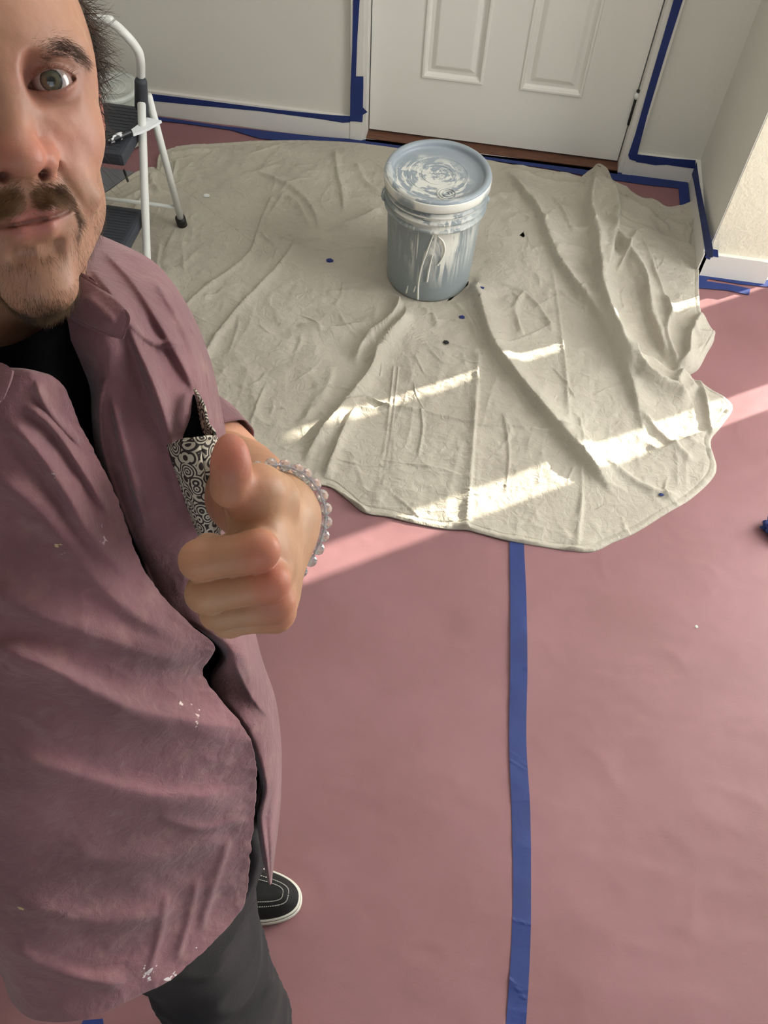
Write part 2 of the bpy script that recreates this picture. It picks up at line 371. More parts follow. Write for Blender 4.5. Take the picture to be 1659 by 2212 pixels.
wall_tape([(1531, 536), (1551, 540), (1552, 556), (1537, 553), (1533, 561), (1523, 556)], YP-bt, 'small torn blue tape end wrapped round the wall corner')
floor_tape([(1508, 584), (1516, 586), (1580, 592), (1637, 602), (1680, 608), (1680, 622), (1600, 614), (1530, 602), (1526, 608), (1508, 608)], 'blue tape strip on the floor along the foot of the wall pier', ZT)
floor_tape([(1506, 604), (1528, 608), (1580, 615), (1621, 624), (1618, 637), (1570, 627), (1506, 622)], 'short loose blue tape strip on the floor before the wall pier', ZT+.001)
floor_tape([(170, 2225), (180, 2204), (222, 2200), (228, 2240), (170, 2245)], 'short blue tape piece on the pink paper below the shirt hem', ZT)
# crumpled ball of tape at the right edge
def crumple(name, c, r, m, seed, sq=(1, 1, .6)):
    bm = bmesh.new(); bmesh.ops.create_icosphere(bm, subdivisions=4, radius=1)
    for v in bm.verts:
        p = np.array(v.co); k = 1+.55*abs(float(noise3(*(p*2.1+seed))))-.35*abs(float(noise3(*(p*4.3+seed))))
        v.co = Vector(tuple(np.array(c)+p*k*r*np.array(sq)))
    me = bpy.data.meshes.new(name); bm.to_mesh(me); bm.free(); me.materials.append(m); o = bpy.data.objects.new(name, me); COL.objects.link(o); return o
c = fl(1668, 1152); o = crumple('tape_ball', (c[0], c[1], .026), .030, M['tape'], 5.); tag(o, 'crumpled dark blue tape wad lying on pink paper at the right edge', 'tape')

# ------------------------------------------------------------------ canvas drop cloth
def weave_mat():
    m = mat('canvas', (181, 175, 160), .85, (168, 161, 147), nscale=4, sheen=.15); t = NT(m); p = t.n['Principled BSDF']
    tc = t.new('ShaderNodeTexCoord'); bs = []
    for sc in ((420, 60, 60), (60, 420, 60)):
        mp = t.new('ShaderNodeMapping'); mp.inputs['Scale'].default_value = sc; t.link(tc.outputs['Object'], mp.inputs[0])
        n = t.new('ShaderNodeTexNoise', Scale=1.0, Detail=3); t.link(mp.outputs[0], n.inputs['Vector']); bs.append(n)
    a = t.new('ShaderNodeMath', operation='ADD'); t.link(bs[0].outputs[0], a.inputs[0]); t.link(bs[1].outputs[0], a.inputs[1])
    n = t.new('ShaderNodeTexNoise', Scale=38, Detail=6, Distortion=1.2); t.link(tc.outputs['Object'], n.inputs['Vector'])
    b0 = t.new('ShaderNodeBump', Strength=.55, Distance=.008); t.link(n.outputs[0], b0.inputs['Height'])
    b = t.new('ShaderNodeBump', Strength=.45, Distance=.0012); t.link(a.outputs[0], b.inputs['Height']); t.link(b0.outputs[0], b.inputs['Normal']); t.link(b.outputs[0], p.inputs['Normal'])
    return m
M['canvas'] = weave_mat()
OUT = [(60, 520), (150, 450), (222, 425), (262, 398), (292, 378), (328, 368), (338, 372), (341, 350), (347, 338), (372, 326), (430, 318), (520, 311), (600, 308), (700, 309), (790, 315), (900, 330), (980, 340), (1060, 354), (1130, 364), (1200, 376), (1270, 394), (1284, 366), (1296, 359), (1312, 374), (1322, 398), (1350, 412), (1385, 434), (1410, 436), (1440, 452), (1470, 450), (1501, 443), (1503, 480), (1500, 520), (1507, 545), (1507, 600), (1507, 640), (1512, 688), (1528, 712), (1540, 738), (1524, 770), (1508, 800), (1492, 812), (1482, 820), (1530, 848), (1580, 881), (1556, 925), (1532, 960), (1545, 1010), (1535, 1040), (1490, 1082), (1440, 1112), (1370, 1155), (1322, 1176), (1280, 1195), (1230, 1193), (1180, 1186), (1100, 1172), (1030, 1154), (1006, 1148), (960, 1146), (900, 1135), (840, 1120), (788, 1111), (750, 1082), (714, 1056), (680, 1054), (664, 1080), (645, 1110), (560, 1140), (430, 1120), (300, 1000), (180, 850), (90, 680)]
def drop_cloth():
    C = np.array([850, 760.]); P = spline2(OUT, 5, True)
    W = np.array([fl(*p)[:2] for p in P]); c = fl(*C)[:2]
    # resample the outline evenly
    d = np.r_[0, np.cumsum(np.hypot(*np.diff(np.vstack([W, W[:1]]), axis=0).T))]; nA = 1100
    s = np.linspace(0, d[-1], nA, endpoint=False); W2 = np.vstack([W, W[:1]]); B = np.stack([np.interp(s, d, W2[:, 0]), np.interp(s, d, W2[:, 1])], 1)
    nR = 250; t = np.linspace(0, 1, nR)**.72; t = t[:, None]
    X = c[0]+t*(B[:, 0][None]-c[0]); Y = c[1]+t*(B[:, 1][None]-c[1])
    Z = np.zeros_like(X)+.0085
    S = lambda a: a*a*(3-2*a)
    # (points, height m, width m, asymmetry -1..1 : steep side, fade ends)
    FO = [
     ([(1008, 585), (1020, 640), (1036, 690), (1060, 760), (1100, 820), (1150, 880), (1220, 962), (1285, 1030), (1335, 1085)], .042, .052, -1, 1),
     ([(1085, 360), (1120, 420), (1160, 470), (1195, 560), (1240, 630), (1290, 705), (1330, 790), (1365, 870), (1392, 955)], .034, .050, -1, 1),
     ([(1290, 365), (1276, 420), (1268, 470), (1284, 530), (1286, 600), (1300, 690), (1330, 770), (1368, 842)], .055, .040, -.6, 1),
     ([(1295, 400), (1322, 440), (1328, 490), (1316, 560), (1300, 640)], .035, .022, .8, 1),
     ([(1310, 480), (1345, 545), (1385, 610), (1395, 680), (1418, 750), (1440, 800)], .026, .018, -.8, 1),
     ([(1375, 510), (1350, 560), (1330, 600)], .018, .014, .6, 1), ([(1380, 515), (1410, 600), (1440, 690), (1450, 730)], .010, .010, .5, 1),
     ([(1460, 815), (1430, 740), (1440, 690), (1420, 650)], .016, .014, .3, 1),
     ([(1508, 690), (1480, 745), (1475, 790), (1450, 812)], .030, .020, -.7, 1), ([(1540, 740), (1495, 742), (1475, 722)], .018, .016, .3, 1),
     ([(1355, 770), (1365, 812), (1400, 845), (1450, 860), (1495, 880)], .034, .026, .9, 1),
     ([(1500, 825), (1520, 880), (1535, 960)], .018, .014, .5, 1), ([(1470, 812), (1450, 850)], .02, .016, 0, 1),
     ([(1390, 960), (1420, 980), (1470, 960), (1530, 940)], .012, .016, .4, 1),
     ([(1232, 935), (1300, 1000), (1400, 1060), (1480, 1080)], .012, .02, .2, 1),
     ([(1380, 900), (1440, 960), (1500, 1010)], .012, .02, .2, 1),
     # from the bucket towards the hand
     ([(838, 610), (862, 655), (846, 700), (800, 738), (772, 782), (782, 798)], .032, .020, .7, 1),
     ([(876, 655), (872, 700), (838, 735), (815, 770), (800, 812), (762, 862), (728, 905), (690, 950), (650, 1010)], .030, .026, -.8, 1),
     ([(770, 885), (742, 940), (716, 1000), (700, 1045)], .020, .018, -.5, 1), ([(800, 730), (812, 765), (790, 790)], .016, .014, .4, 1),
     ([(672, 1052), (716, 1060), (755, 1086), (790, 1112)], .016, .014, .5, 0),
     # pressed fold lines
     ([(1034, 780), (1026, 900), (1018, 1010), (1008, 1148)], .012, .016, .9, 0), ([(850, 800), (836, 930), (818, 1040), (806, 1100)], .0035, .006, 0, 0),
     ([(860, 800), (846, 930), (828, 1040), (816, 1100)], .003, .005, 0, 0), ([(742, 880), (800, 890), (835, 884), (900, 893), (1030, 922), (1090, 925), (1180, 937), (1260, 945)], .008, .010, .7, 0),
     ([(735, 900), (790, 872), (850, 890)], .012, .010, -.4, 1), ([(1188, 560), (1212, 735), (1222, 850), (1225, 930)], .007, .010, .5, 1), ([(860, 745), (960, 748), (1060, 765), (1210, 700)], .004, .008, .4, 1),
     ([(1120, 820), (1210, 838), (1330, 850)], .005, .007, .4, 1), ([(1250, 920), (1256, 1060), (1245, 1180)], .006, .009, .6, 0), ([(900, 1000), (912, 930), (905, 880)], .005, .006, .5, 1),
     ([(830, 1000), (930, 1015), (1000, 1035)], .005, .007, .5, 1), ([(1090, 1080), (1098, 980), (1085, 900)], .005, .006, 0, 1), ([(470, 892), (560, 884), (640, 888)], .005, .007, .6, 1),
     ([(1130, 640), (1110, 680), (1130, 740)], .010, .012, .3, 1), ([(1080, 620), (1140, 650), (1180, 700), (1190, 730)], .010, .014, .3, 1),
     ([(960, 640), (1010, 690), (1030, 740)], .010, .012, .4, 1), ([(900, 660), (935, 690), (945, 720)], .008, .012, .3, 1),
     # left field
     ([(640, 528), (605, 575), (560, 625), (500, 690), (450, 760), (420, 820)], .010, .014, -.8, 0), ([(585, 440), (560, 500), (535, 560), (450, 625), (400, 668)], .009, .013, -.8, 0),
     ([(545, 515), (600, 520), (640, 528), (708, 524)], .014, .012, .8, 1), ([(565, 515), (590, 535), (600, 540)], .008, .010, .4, 1),
     ([(700, 505), (750, 490), (800, 468), (825, 455)], .013, .014, .7, 1), ([(545, 375), (600, 400), (645, 425), (680, 470), (690, 510)], .012, .020, -.5, 1), ([(600, 360), (560, 380), (520, 382)], .006, .02, .3, 1),
     ([(620, 420), (595, 460), (570, 500)], .008, .012, .5, 1), ([(722, 322), (728, 380), (738, 420), (742, 468)], .010, .016, -.6, 1), ([(770, 350), (790, 400), (830, 425)], .010, .020, .4, 1),
     ([(600, 430), (640, 445), (660, 480), (672, 505)], .010, .014, .4, 1), ([(346, 500), (460, 498), (560, 506)], .003, .006, .5, 1), ([(680, 540), (720, 548), (770, 540), (820, 545)], .007, .010, .5, 1),
     ([(660, 590), (740, 600), (820, 592)], .004, .014, .3, 1), ([(640, 705), (720, 716), (800, 700)], .009, .018, .7, 1), ([(700, 640), (760, 632), (820, 640)], .005, .014, .4, 1),
     ([(345, 345), (400, 338), (460, 330)], .010, .012, .6, 1), ([(338, 380), (330, 400), (350, 430)], .016, .014, .5, 1), ([(385, 355), (375, 395)], .010, .010, .3, 1), ([(230, 455), (300, 430), (345, 400)], .014, .014, .4, 1), ([(250, 430), (320, 420), (370, 425)], .012, .012, .6, 1), ([(280, 500), (300, 450), (330, 420)], .012, .012, .6, 1),
     ([(348, 520), (342, 600), (350, 700)], .006, .012, .5, 1), ([(395, 520), (400, 600)], .004, .01, .3, 1), ([(720, 790), (700, 860), (640, 930)], .008, .03, .3, 1),
     # right of the bucket
     ([(1070, 372), (1120, 382), (1200, 406), (1278, 412)], .012, .014, .8, 1), ([(1150, 378), (1210, 390), (1262, 402)], .008, .012, .5, 1), ([(1060, 420), (1100, 450), (1150, 480), (1190, 500)], .008, .016, .3, 1),
     ([(1180, 430), (1210, 460), (1240, 520)], .012, .018, -.4, 1), ([(1230, 500), (1260, 505), (1285, 500)], .010, .012, .6, 1), ([(1190, 470), (1170, 500)], .006, .012, 0, 1), ([(1340, 440), (1400, 470), (1450, 510)], .012, .02, .4, 1),
     ([(1430, 480), (1470, 500), (1500, 480)], .02, .018, .4, 1), ([(1480, 540), (1490, 500)], .012, .012, .3, 1),
    ]
    for pts, h, wd, asy, fade in FO:
        Pw = spline2([fl(*p)[:2] for p in pts], 4); d, sg, fr = seg_dist(X, Y, Pw)
        steep = (sg*asy > 0); wdt = wd*np.where(steep, 1-.72*abs(asy), 1+.9*abs(asy))
        wob = 1+.25*noise3(X*16+h*90, Y*16, 4.)
        prof = 1/(1+(d/(wdt*wob*.62))**2)**1.6
        end = (S(np.clip(fr/.16, 0, 1))*S(np.clip((1-fr)/.16, 0, 1))) if fade else 1.
        Z += h*prof*end
    # many small pressed creases
    g = np.random.default_rng(11); ctr = np.stack([g.uniform(W[:, 0].min(), W[:, 0].max(), 230), g.uniform(W[:, 1].min(), W[:, 1].max(), 230)], 1)
    for q in ctr:
        a0 = g.choice([.12, 1.62, .75, 2.3], p=[.36, .34, .15, .15])+g.normal(0, .28); ln = g.uniform(.03, .12); dv = np.array([math.cos(a0), math.sin(a0)])*ln; nv_ = np.array([-dv[1], dv[0]])*g.normal(0, .22)
        poly = spline2([q-dv, q+nv_, q+dv], 4); hh = g.uniform(.0016, .0052); ww = g.uniform(.004, .009); asy = g.choice([-.6, .6, 0])
        bm_ = (np.abs(X-q[0]) < ln+.04) & (np.abs(Y-q[1]) < ln+.04)
        if not bm_.any(): continue
        d, sg, fr_ = seg_dist(X[bm_], Y[bm_], poly); wdt = ww*np.where(sg*asy > 0, 1-.7*abs(asy), 1+.9*abs(asy))
        Z[bm_] += hh/(1+(d/(wdt*.62))**2)**1.6*S(np.clip(fr_/.3, 0, 1))*S(np.clip((1-fr_)/.3, 0, 1))
    # folded-over plateaus on the right
    for poly, h, sw in [([(1325, 478), (1420, 512), (1507, 546), (1510, 690), (1540, 740), (1500, 805), (1455, 815), (1425, 770), (1400, 690), (1375, 620), (1345, 560)], .016, .012), ([(1360, 790), (1372, 838), (1420, 858), (1480, 870), (1500, 850), (1480, 822), (1440, 815), (1400, 790)], .022, .012), ([(1300, 470), (1285, 390), (1320, 420), (1400, 470), (1420, 510)], .014, .02)]:
        Pw = np.array([fl(*p)[:2] for p in poly]); Pc = np.vstack([Pw, Pw[:1]]); d, _, _ = seg_dist(X, Y, Pc); ins = in_poly(X, Y, Pw)
        Z += h*S(np.clip(.5+np.where(ins, d, -d)/sw*.5, 0, 1))
    # general crumple
    r1 = fbm(X*1.3, Y*1.3, 1., 4, 2.2); r2 = 1-np.abs(fbm(X, Y, 5., 3, 6.5)); r3 = 1-np.abs(fbm(X*1.0, Y*2.2, 9., 3, 13.))
    Z += .0050*r1 + .0048*np.clip(r2, 0, 1)**3 + .0022*np.clip(r3, 0, 1)**2*(.5+.5*np.clip(noise3(X*2, Y*2, 3.), -1, 1)) + .0012*fbm(X, Y, 11., 3, 38.)
    r4 = 1-np.abs(fbm(X*3.2, Y*.9, 15., 2, 5.)); Z += .0022*np.clip(r4, 0, 1)**5 + .002*(1-np.abs(fbm(X*.9, Y*3.4, 19., 2, 5.))).clip(0, 1)**5
    Z = np.maximum(Z, .0095)
    # hem: rises slightly, stitched groove, then down to the paper
    dB = (1-t)*np.hypot(B[:, 0]-c[0], B[:, 1]-c[1])[None]
    Z += .0016*np.exp(-((dB-.008)/.006)**2) - .0022*np.exp(-((dB-.020)/.0018)**2)
    Z = np.where(dB < .006, .0088+(Z-.0088)*(.25+.75*S(np.clip(dB/.006, 0, 1))), Z)
    # flat seat under the bucket
    bc = np.array(BUCKET[:2]); db = np.hypot(X-bc[0], Y-bc[1]); k = S(np.clip((db-.135)/.035, 0, 1)); Z = np.where(db < .175, .0105*(1-k)+Z*k, Z)
    for lf in LADDER_FEET:
        db = np.hypot(X-lf[0], Y-lf[1]); k = S(np.clip((db-.018)/.03, 0, 1)); Z = .0105*(1-k)+Z*k
    V = np.stack([X.ravel(), Y.ravel(), Z.ravel()], 1); i = np.arange(nR*nA).reshape(nR, nA); j = np.roll(i, -1, 1)
    Q = np.stack([i[:-1].ravel(), i[1:].ravel(), j[1:].ravel(), j[:-1].ravel()], 1)[:]
    sk = np.stack([np.r_[B[:, 0]], np.r_[B[:, 1]], np.full(nA, .006)], 1); n0 = len(V); V = np.vstack([V, sk])
    a = i[-1]; b = j[-1]; e = n0+np.arange(nA); e2 = np.roll(e, -1); Q = np.vstack([Q, np.stack([a, e, e2, b], 1)])
    o = np_mesh('drop_cloth', V, Q, M['canvas'])
    tag(o, 'large crumpled beige canvas drop cloth spread on the pink paper', 'drop cloth')
    return o
BUCKET = (*((fl(829, 600)+fl(1015, 590))[:2]/2+np.array([.003, -.008])), .0108)
LF_R, LF_F = fl(395, 492)[:2], fl(322, 650)[:2]
LADDER_FEET = [LF_R, LF_F, LF_R+np.array([-.40, -.01]), LF_F+np.array([-.40, -.01])]
cloth = drop_cloth()
# scraps on the cloth and the paper
for k, (px, py, r, lab) in enumerate([(712, 562, .010, 'small blue tape scrap on the drop cloth left of the bucket'), (998, 687, .008, 'tiny blue tape scrap on the drop cloth below the bucket'), (1038, 640, .006, 'tiny dark blue scrap on the drop cloth right of the bucket'), (1428, 1070, .006, 'tiny blue speck near the lower right cloth hem'), (963, 744, .008, 'small dark scrap on the drop cloth between bucket and light streak'), (447, 427, .010, 'small white paint chip on the upper left of the drop cloth')]):
    dg = bpy.context.evaluated_depsgraph_get() if k == 0 else dg
    p = fl(px, py, .012); hit = cloth.ray_cast(Vector((p[0], p[1], .3)), Vector((0, 0, -1))); z = hit[1].z if hit[0] else .012
    mm = M['tape'] if 'blue' in lab else (M['black_rubber'] if 'dark' in lab else M['white_metal'])
    tag(crumple('scrap', (p[0], p[1], z+r*.18), r, mm, k*3.3, (1, .8, .25)), lab, 'scrap')
p = fl(1502, 1357, 0); tag(crumple('paint_chip', (p[0], p[1], .0075), .004, M['white_metal'], 2.2, (1, .8, .5)), 'tiny white paint chip on the pink paper right of the seam tape', 'paint chip')

# ------------------------------------------------------------------ five gallon bucket
def bucket_mat(name, base, kind):
    m = mat(name, base, .38); t = NT(m); p = t.n['Principled BSDF']; tc = t.new('ShaderNodeTexCoord')
    mp = t.new('ShaderNodeMapping'); t.link(tc.outputs['Object'], mp.inputs[0])
    def ramp(src, a, b):
        r = t.new('ShaderNodeMapRange'); r.inputs[1].default_value = a; r.inputs[2].default_value = b; t.link(src, r.inputs[0]); return r.outputs[0]
    def mul(a, b, op='MULTIPLY'):
        x = t.new('ShaderNodeMath', operation=op); x.use_clamp = True
        for i, v in enumerate((a, b)):
            if isinstance(v, (int, float)): x.inputs[i].default_value = v
            else: t.link(v, x.inputs[i])
        return x.outputs[0]
    sep = t.new('ShaderNodeSeparateXYZ'); t.link(tc.outputs['Object'], sep.inputs[0])
    n1 = t.new('ShaderNodeTexNoise', Scale=9, Detail=9, Distortion=1.6, Roughness=.62)
    if kind == 'side':
        mp.inputs['Scale'].default_value = (2.2, 2.2, .28) ; t.link(mp.outputs[0], n1.inputs['Vector'])
        # smear patch on the camera side, right of its middle
        d = t.new('ShaderNodeVectorMath', operation='DISTANCE'); d.inputs[1].default_value = (.035, -.14, .22); t.link(tc.outputs['Object'], d.inputs[0])
        patch = ramp(d.outputs['Value'], .17, .05)
        m1 = mul(ramp(n1.outputs[0], .50, .60), patch)
        n2 = t.new('ShaderNodeTexNoise', Scale=26, Detail=4); mp2 = t.new('ShaderNodeMapping'); mp2.inputs['Scale'].default_value = (1.6, 1.6, .07); t.link(tc.outputs['Object'], mp2.inputs[0]); t.link(mp2.outputs[0], n2.inputs['Vector'])
        m2 = mul(ramp(n2.outputs[0], .58, .62), mul(patch, 1.4)); msk = mul(m1, m2, 'MAXIMUM')
        # bands smeared on the upper rings
        mp3 = t.new('ShaderNodeMapping'); mp3.inputs['Scale'].default_value = (1, 1, 7); t.link(tc.outputs['Object'], mp3.inputs[0]); n3 = t.new('ShaderNodeTexNoise', Scale=11, Detail=8); t.link(mp3.outputs[0], n3.inputs['Vector'])
        top = ramp(sep.outputs[2], .255, .30); fr_ = ramp(sep.outputs[1], -.04, -.13)
        msk = mul(msk, mul(mul(ramp(n3.outputs[0], .49, .53), top), fr_), 'MAXIMUM')
    else:
        mp.inputs['Scale'].default_value = (1, 1, 1)
        # circular smears: noise in polar coordinates
        ln = t.new('ShaderNodeVectorMath', operation='LENGTH'); cxy = t.new('ShaderNodeCombineXYZ'); t.link(sep.outputs[0], cxy.inputs[0]); t.link(sep.outputs[1], cxy.inputs[1]); t.link(cxy.outputs[0], ln.inputs[0])
        at_ = t.new('ShaderNodeMath', operation='ARCTAN2'); t.link(sep.outputs[1], at_.inputs[0]); t.link(sep.outputs[0], at_.inputs[1])
        sx = t.new('ShaderNodeMath', operation='MULTIPLY'); sx.inputs[1].default_value = 60; t.link(ln.outputs['Value'], sx.inputs[0])
        sa = t.new('ShaderNodeMath', operation='MULTIPLY'); sa.inputs[1].default_value = 1.1; t.link(at_.outputs[0], sa.inputs[0])
        pc = t.new('ShaderNodeCombineXYZ'); t.link(sx.outputs[0], pc.inputs[0]); t.link(sa.outputs[0], pc.inputs[1])
        n1.inputs['Scale'].default_value = 1.6; n1.inputs['Distortion'].default_value = .5; t.link(pc.outputs[0], n1.inputs['Vector'])
        n2 = t.new('ShaderNodeTexNoise', Scale=14, Detail=6); t.link(tc.outputs['Object'], n2.inputs['Vector'])
        lowleft = ramp(mul(mul(sep.outputs[1], 1.0, 'ADD'), mul(sep.outputs[0], .45), 'ADD'), 0, 0)
        g = t.new('ShaderNodeVectorMath', operation='DISTANCE'); g.inputs[1].default_value = (-.03, -.045, .37); t.link(tc.outputs['Object'], g.inputs[0])
        area_ = ramp(g.outputs['Value'], .15, .04)
        a1 = mul(ramp(n1.outputs[0], .50, .55), ramp(mul(area_, ramp(n2.outputs[0], .25, .6)), .08, .30)); a2 = mul(ramp(n2.outputs[0], .53, .56), area_); msk = mul(mul(a1, .85), mul(a2, .8), 'MAXIMUM')
        if kind == 'rim':
            n3 = t.new('ShaderNodeTexNoise', Scale=9, Detail=5); t.link(tc.outputs['Object'], n3.inputs['Vector']); msk = mul(ramp(n3.outputs[0], .40, .48), ramp(mul(sep.outputs[1], .25, 'ADD'), .27, .19))
    x = t.new('ShaderNodeMix', data_type='RGBA'); x.inputs[6].default_value = (*lin(base), 1); x.inputs[7].default_value = (*lin((226, 226, 216)), 1)
    t.link(msk, x.inputs[0]); t.link(x.outputs[2], p.inputs['Base Color'])
    b = t.new('ShaderNodeBump', Strength=.5, Distance=.0012); t.link(msk, b.inputs['Height']); t.link(b.outputs[0], p.inputs['Normal'])
    return m
def bucket():
    bx, by, bz = BUCKET
    root = empty('paint_bucket', 'large grey plastic paint bucket smeared with white paint, standing on the drop cloth', 'bucket', (bx, by, bz))
    ms = bucket_mat('bucket_side', (140, 149, 151), 'side'); ml = bucket_mat('bucket_lid', (146, 156, 163), 'lid'); mr = bucket_mat('bucket_rim', (150, 160, 165), 'rim')
    def lt(name, prof, m, par=root, seg=128, caps=True):
        o = lathe(name, prof, (0, 0, 0), m, None, seg, caps); o.parent = par; return o
    lt('bucket_body', [(.05, .0), (.120, .0), (.1275, .002), (.130, .010), (.1315, .03), (.134, .12), (.1375, .22), (.1395, .262), (.1425, .266), (.1495, .268), (.1505, .272), (.1495, .276), (.143, .279), (.1425, .290), (.1495, .293), (.1505, .297), (.1495, .301), (.143, .304), (.1425, .313), (.148, .316), (.149, .319), (.148, .322), (.142, .325), (.1415, .345), (.10, .345)], ms)
    lid = lt('lid', [(.02, .356), (.06, .3565), (.112, .357), (.128, .357), (.1315, .359), (.133, .364), (.1335, .370), (.1365, .3735), (.1425, .375), (.1485, .3735), (.1515, .369), (.1525, .361), (.1525, .340), (.151, .336), (.1465, .335), (.1455, .337), (.12, .336)], ml)
    lid2 = lt('lid_band', [(.1520, .3385), (.1532, .3395), (.1536, .350), (.1536, .362), (.1522, .366), (.1515, .366)], mr, lid, 128, False)
    # spout ring and moulded rings on the lid
    for r0, cx_, cy_ in ((.026, .035, -.085),):
        for r_ in (r0, r0*.72, r0*.36):
            q = tube('spout_ring', [(cx_+r_*math.cos(a), cy_+r_*math.sin(a), .3582) for a in np.linspace(0, 2*math.pi, 24, endpoint=False)], .0020, ml, seg=8, cyc=True, sub=2); q.parent = lid
    for r_ in (.045, .085):
        q = tube('lid_ring', [(r_*math.cos(a), r_*math.sin(a), .3566) for a in np.linspace(0, 2*math.pi, 40, endpoint=False)], .0011, ml, seg=8, cyc=True, sub=2); q.parent = lid
    # paint runs down the camera side
    Mp = mat('wet_paint', (232, 232, 222), .35); ang = lambda a, z, r0=.0: ((r0+.1322+z*.030)*math.cos(a), (r0+.1322+z*.030)*math.sin(a), z)
    for pts in ([(-.47, .262), (-.50, .20), (-.53, .13), (-.54, .07), (-.535, .01)], [(-.44, .255), (-.40, .235), (-.38, .20), (-.40, .165), (-.42, .15)], [(-.46, .19), (-.475, .13), (-.48, .085)], [(-.62, .05), (-.63, .02)], [(-.56, .06), (-.57, .035)]):
        P = [ang(a*math.pi, z) for a, z in pts]
        q = tube('paint_drip', P, [.0012]+[.0026]*(len(P)-2)+[.003], Mp, seg=8, sub=5); q.parent = root
    # lugs and bail handle
    for s in (1, -1):
        a = math.radians(190 if s > 0 else 10); cs, sn = math.cos(a), math.sin(a)
        q = lathe('handle_lug', [(.002, -.004), (.011, -.004), (.012, .006), (.008, .011), (.001, .012)], (0, 0, 0), ms, seg=24); q.parent = root
        q.rotation_euler = (0, math.radians(90), a); q.location = (cs*.1455, sn*.1455, .281)
    a0, a1 = math.radians(190), math.radians(370); P = []
    for k in range(25):
        u = k/24; a = a0+(a1-a0)*(1-u)*1.0; a = math.radians(190)-math.radians(180)*u ; r_ = .157
        P.append((r_*math.cos(a), r_*math.sin(a), .281-.02*math.sin(u*math.pi)))
    q = tube('bail_handle', P, .0022, mat('bail_wire', (150, 158, 168), .3, metal=.8), seg=8, sub=2); q.parent = root
bucket()

# ------------------------------------------------------------------ step stool
def stool():
    fr3 = lambda px, py, z: fl(px, py, z)
    colr = fl(305, 205, .52); top = fl(303, 128, .63); b1 = fl(292, 100, .665); b2 = fl(270, 74, .70); b3 = fl(243, 50, .72)
    lr = np.array([*LF_R, .012]); lf = np.array([*LF_F, .012]); wvec = np.array([-.40, -.01, 0])
    root = empty('step_stool', 'white-framed folding step stool with two dark grey treads, behind the man', 'step stool', (*((LF_R+LF_F)/2), .0108))
    cmid = (b3+b3+wvec*.2)/2
    # mirrored other side
    mid = colr+wvec/2; mir = lambda p: np.array([2*mid[0]-p[0], p[1]-.01, p[2]])
    path = [lf, lf*.5+colr*.5, colr, top, b1, b2, b3, b3+np.array([-.035, 0, .008])]
    path = path + [mir(p) for p in path[::-1]]
    tube('front_frame', path, .0115, M['white_metal'], root, seg=20, sub=5)
    for s, q in ((0, lambda p: p), (1, mir)):
        tube('rear_leg', [q(lr), q(colr+np.array([.012, .018, -.01]))], .0105, M['white_metal'], root, seg=18, sub=1)
        for nm, b, d in (('foot_cap', lr, colr-lr), ('foot_cap', lf, colr-lf)):
            d = nrm(d); tube(nm, [q(b-d*.002), q(b+d*.034)], .0165, M['black_rubber'], root, seg=18, sub=1)
        d = nrm(top-colr); tube('collar', [q(colr-d*.048), q(colr-d*.04), q(colr+d*.045), q(colr+d*.052)], [.014, .0185, .0165, .013], M['plastic_grey'], root, seg=20, sub=1)
        p = lr+(colr-lr)*.17
    pr = lr+(colr-lr)*.16; tube('crossbar', [pr, mir(pr)], .006, M['white_metal'], root, seg=12, sub=1)
    # treads
    def tread(zt, yf, yb_, th):
        x1 = colr[0]-.016; x0 = 2*mid[0]-colr[0]+.016
        o = box('tread', (x0, yf, zt-th), (x1, yb_, zt), M['plastic_grey'], root, .012)
        o.modifiers.new('b', 'BEVEL').width = .001
        n = 14
        for k in range(n):
            y = yf+.02+(yb_-yf-.04)*k/(n-1); r_ = box('grip_rib', (x0+.02, y-.002, zt-.001), (x1-.02, y+.002, zt+.0012), M['plastic_grey']); r_.parent = o
        return o
    ft = fl(283, 337, .44)
    tread(.44, ft[1], ft[1]+.235, .038)
    ft = fl(290, 560, .225); tread(.225, ft[1]+.02, ft[1]+.22, .035)
    a = fl(268, 368, .40); tube('strut', [a, fl(276, 391, .30)], .0035, M['black_rubber'], root, seg=8, sub=1)
    # tool on the upper tread
    zt = .4425; A, B_ = fl(231, 306, zt+.0115), fl(283, 284, zt+.0115)
    bmat = mat('paint_smeared_handle', (22, 23, 28), .35, (232, 234, 236), nscale=38, mixlo=.52, mixhi=.56)
    tr = empty('paint_brush', 'black-handled brush caked in white paint, lying on the stool\'s upper tread', 'brush', (*A[:2], zt))
    d = nrm(B_-A); s = np.array([-d[1], d[0], 0])
    tube('handle', [A, A+d*.02, A+(B_-A)*.5, B_], [.007, .0095, .010, .0085], bmat, tr, seg=16)
    blade = [B_-s*.010, B_-s*.013+d*.02, fl(322, 277, zt+.008), fl(349, 261, zt+.008), fl(318, 254, zt+.008), B_+s*.016+d*.022, B_+s*.010]
    prism('bristles', [(p[0], p[1], zt+.002) for p in blade], (0, 0, .007), mat('white_blade', (235, 238, 242), .4, bump=.4, bscale=120), tr)
stool()
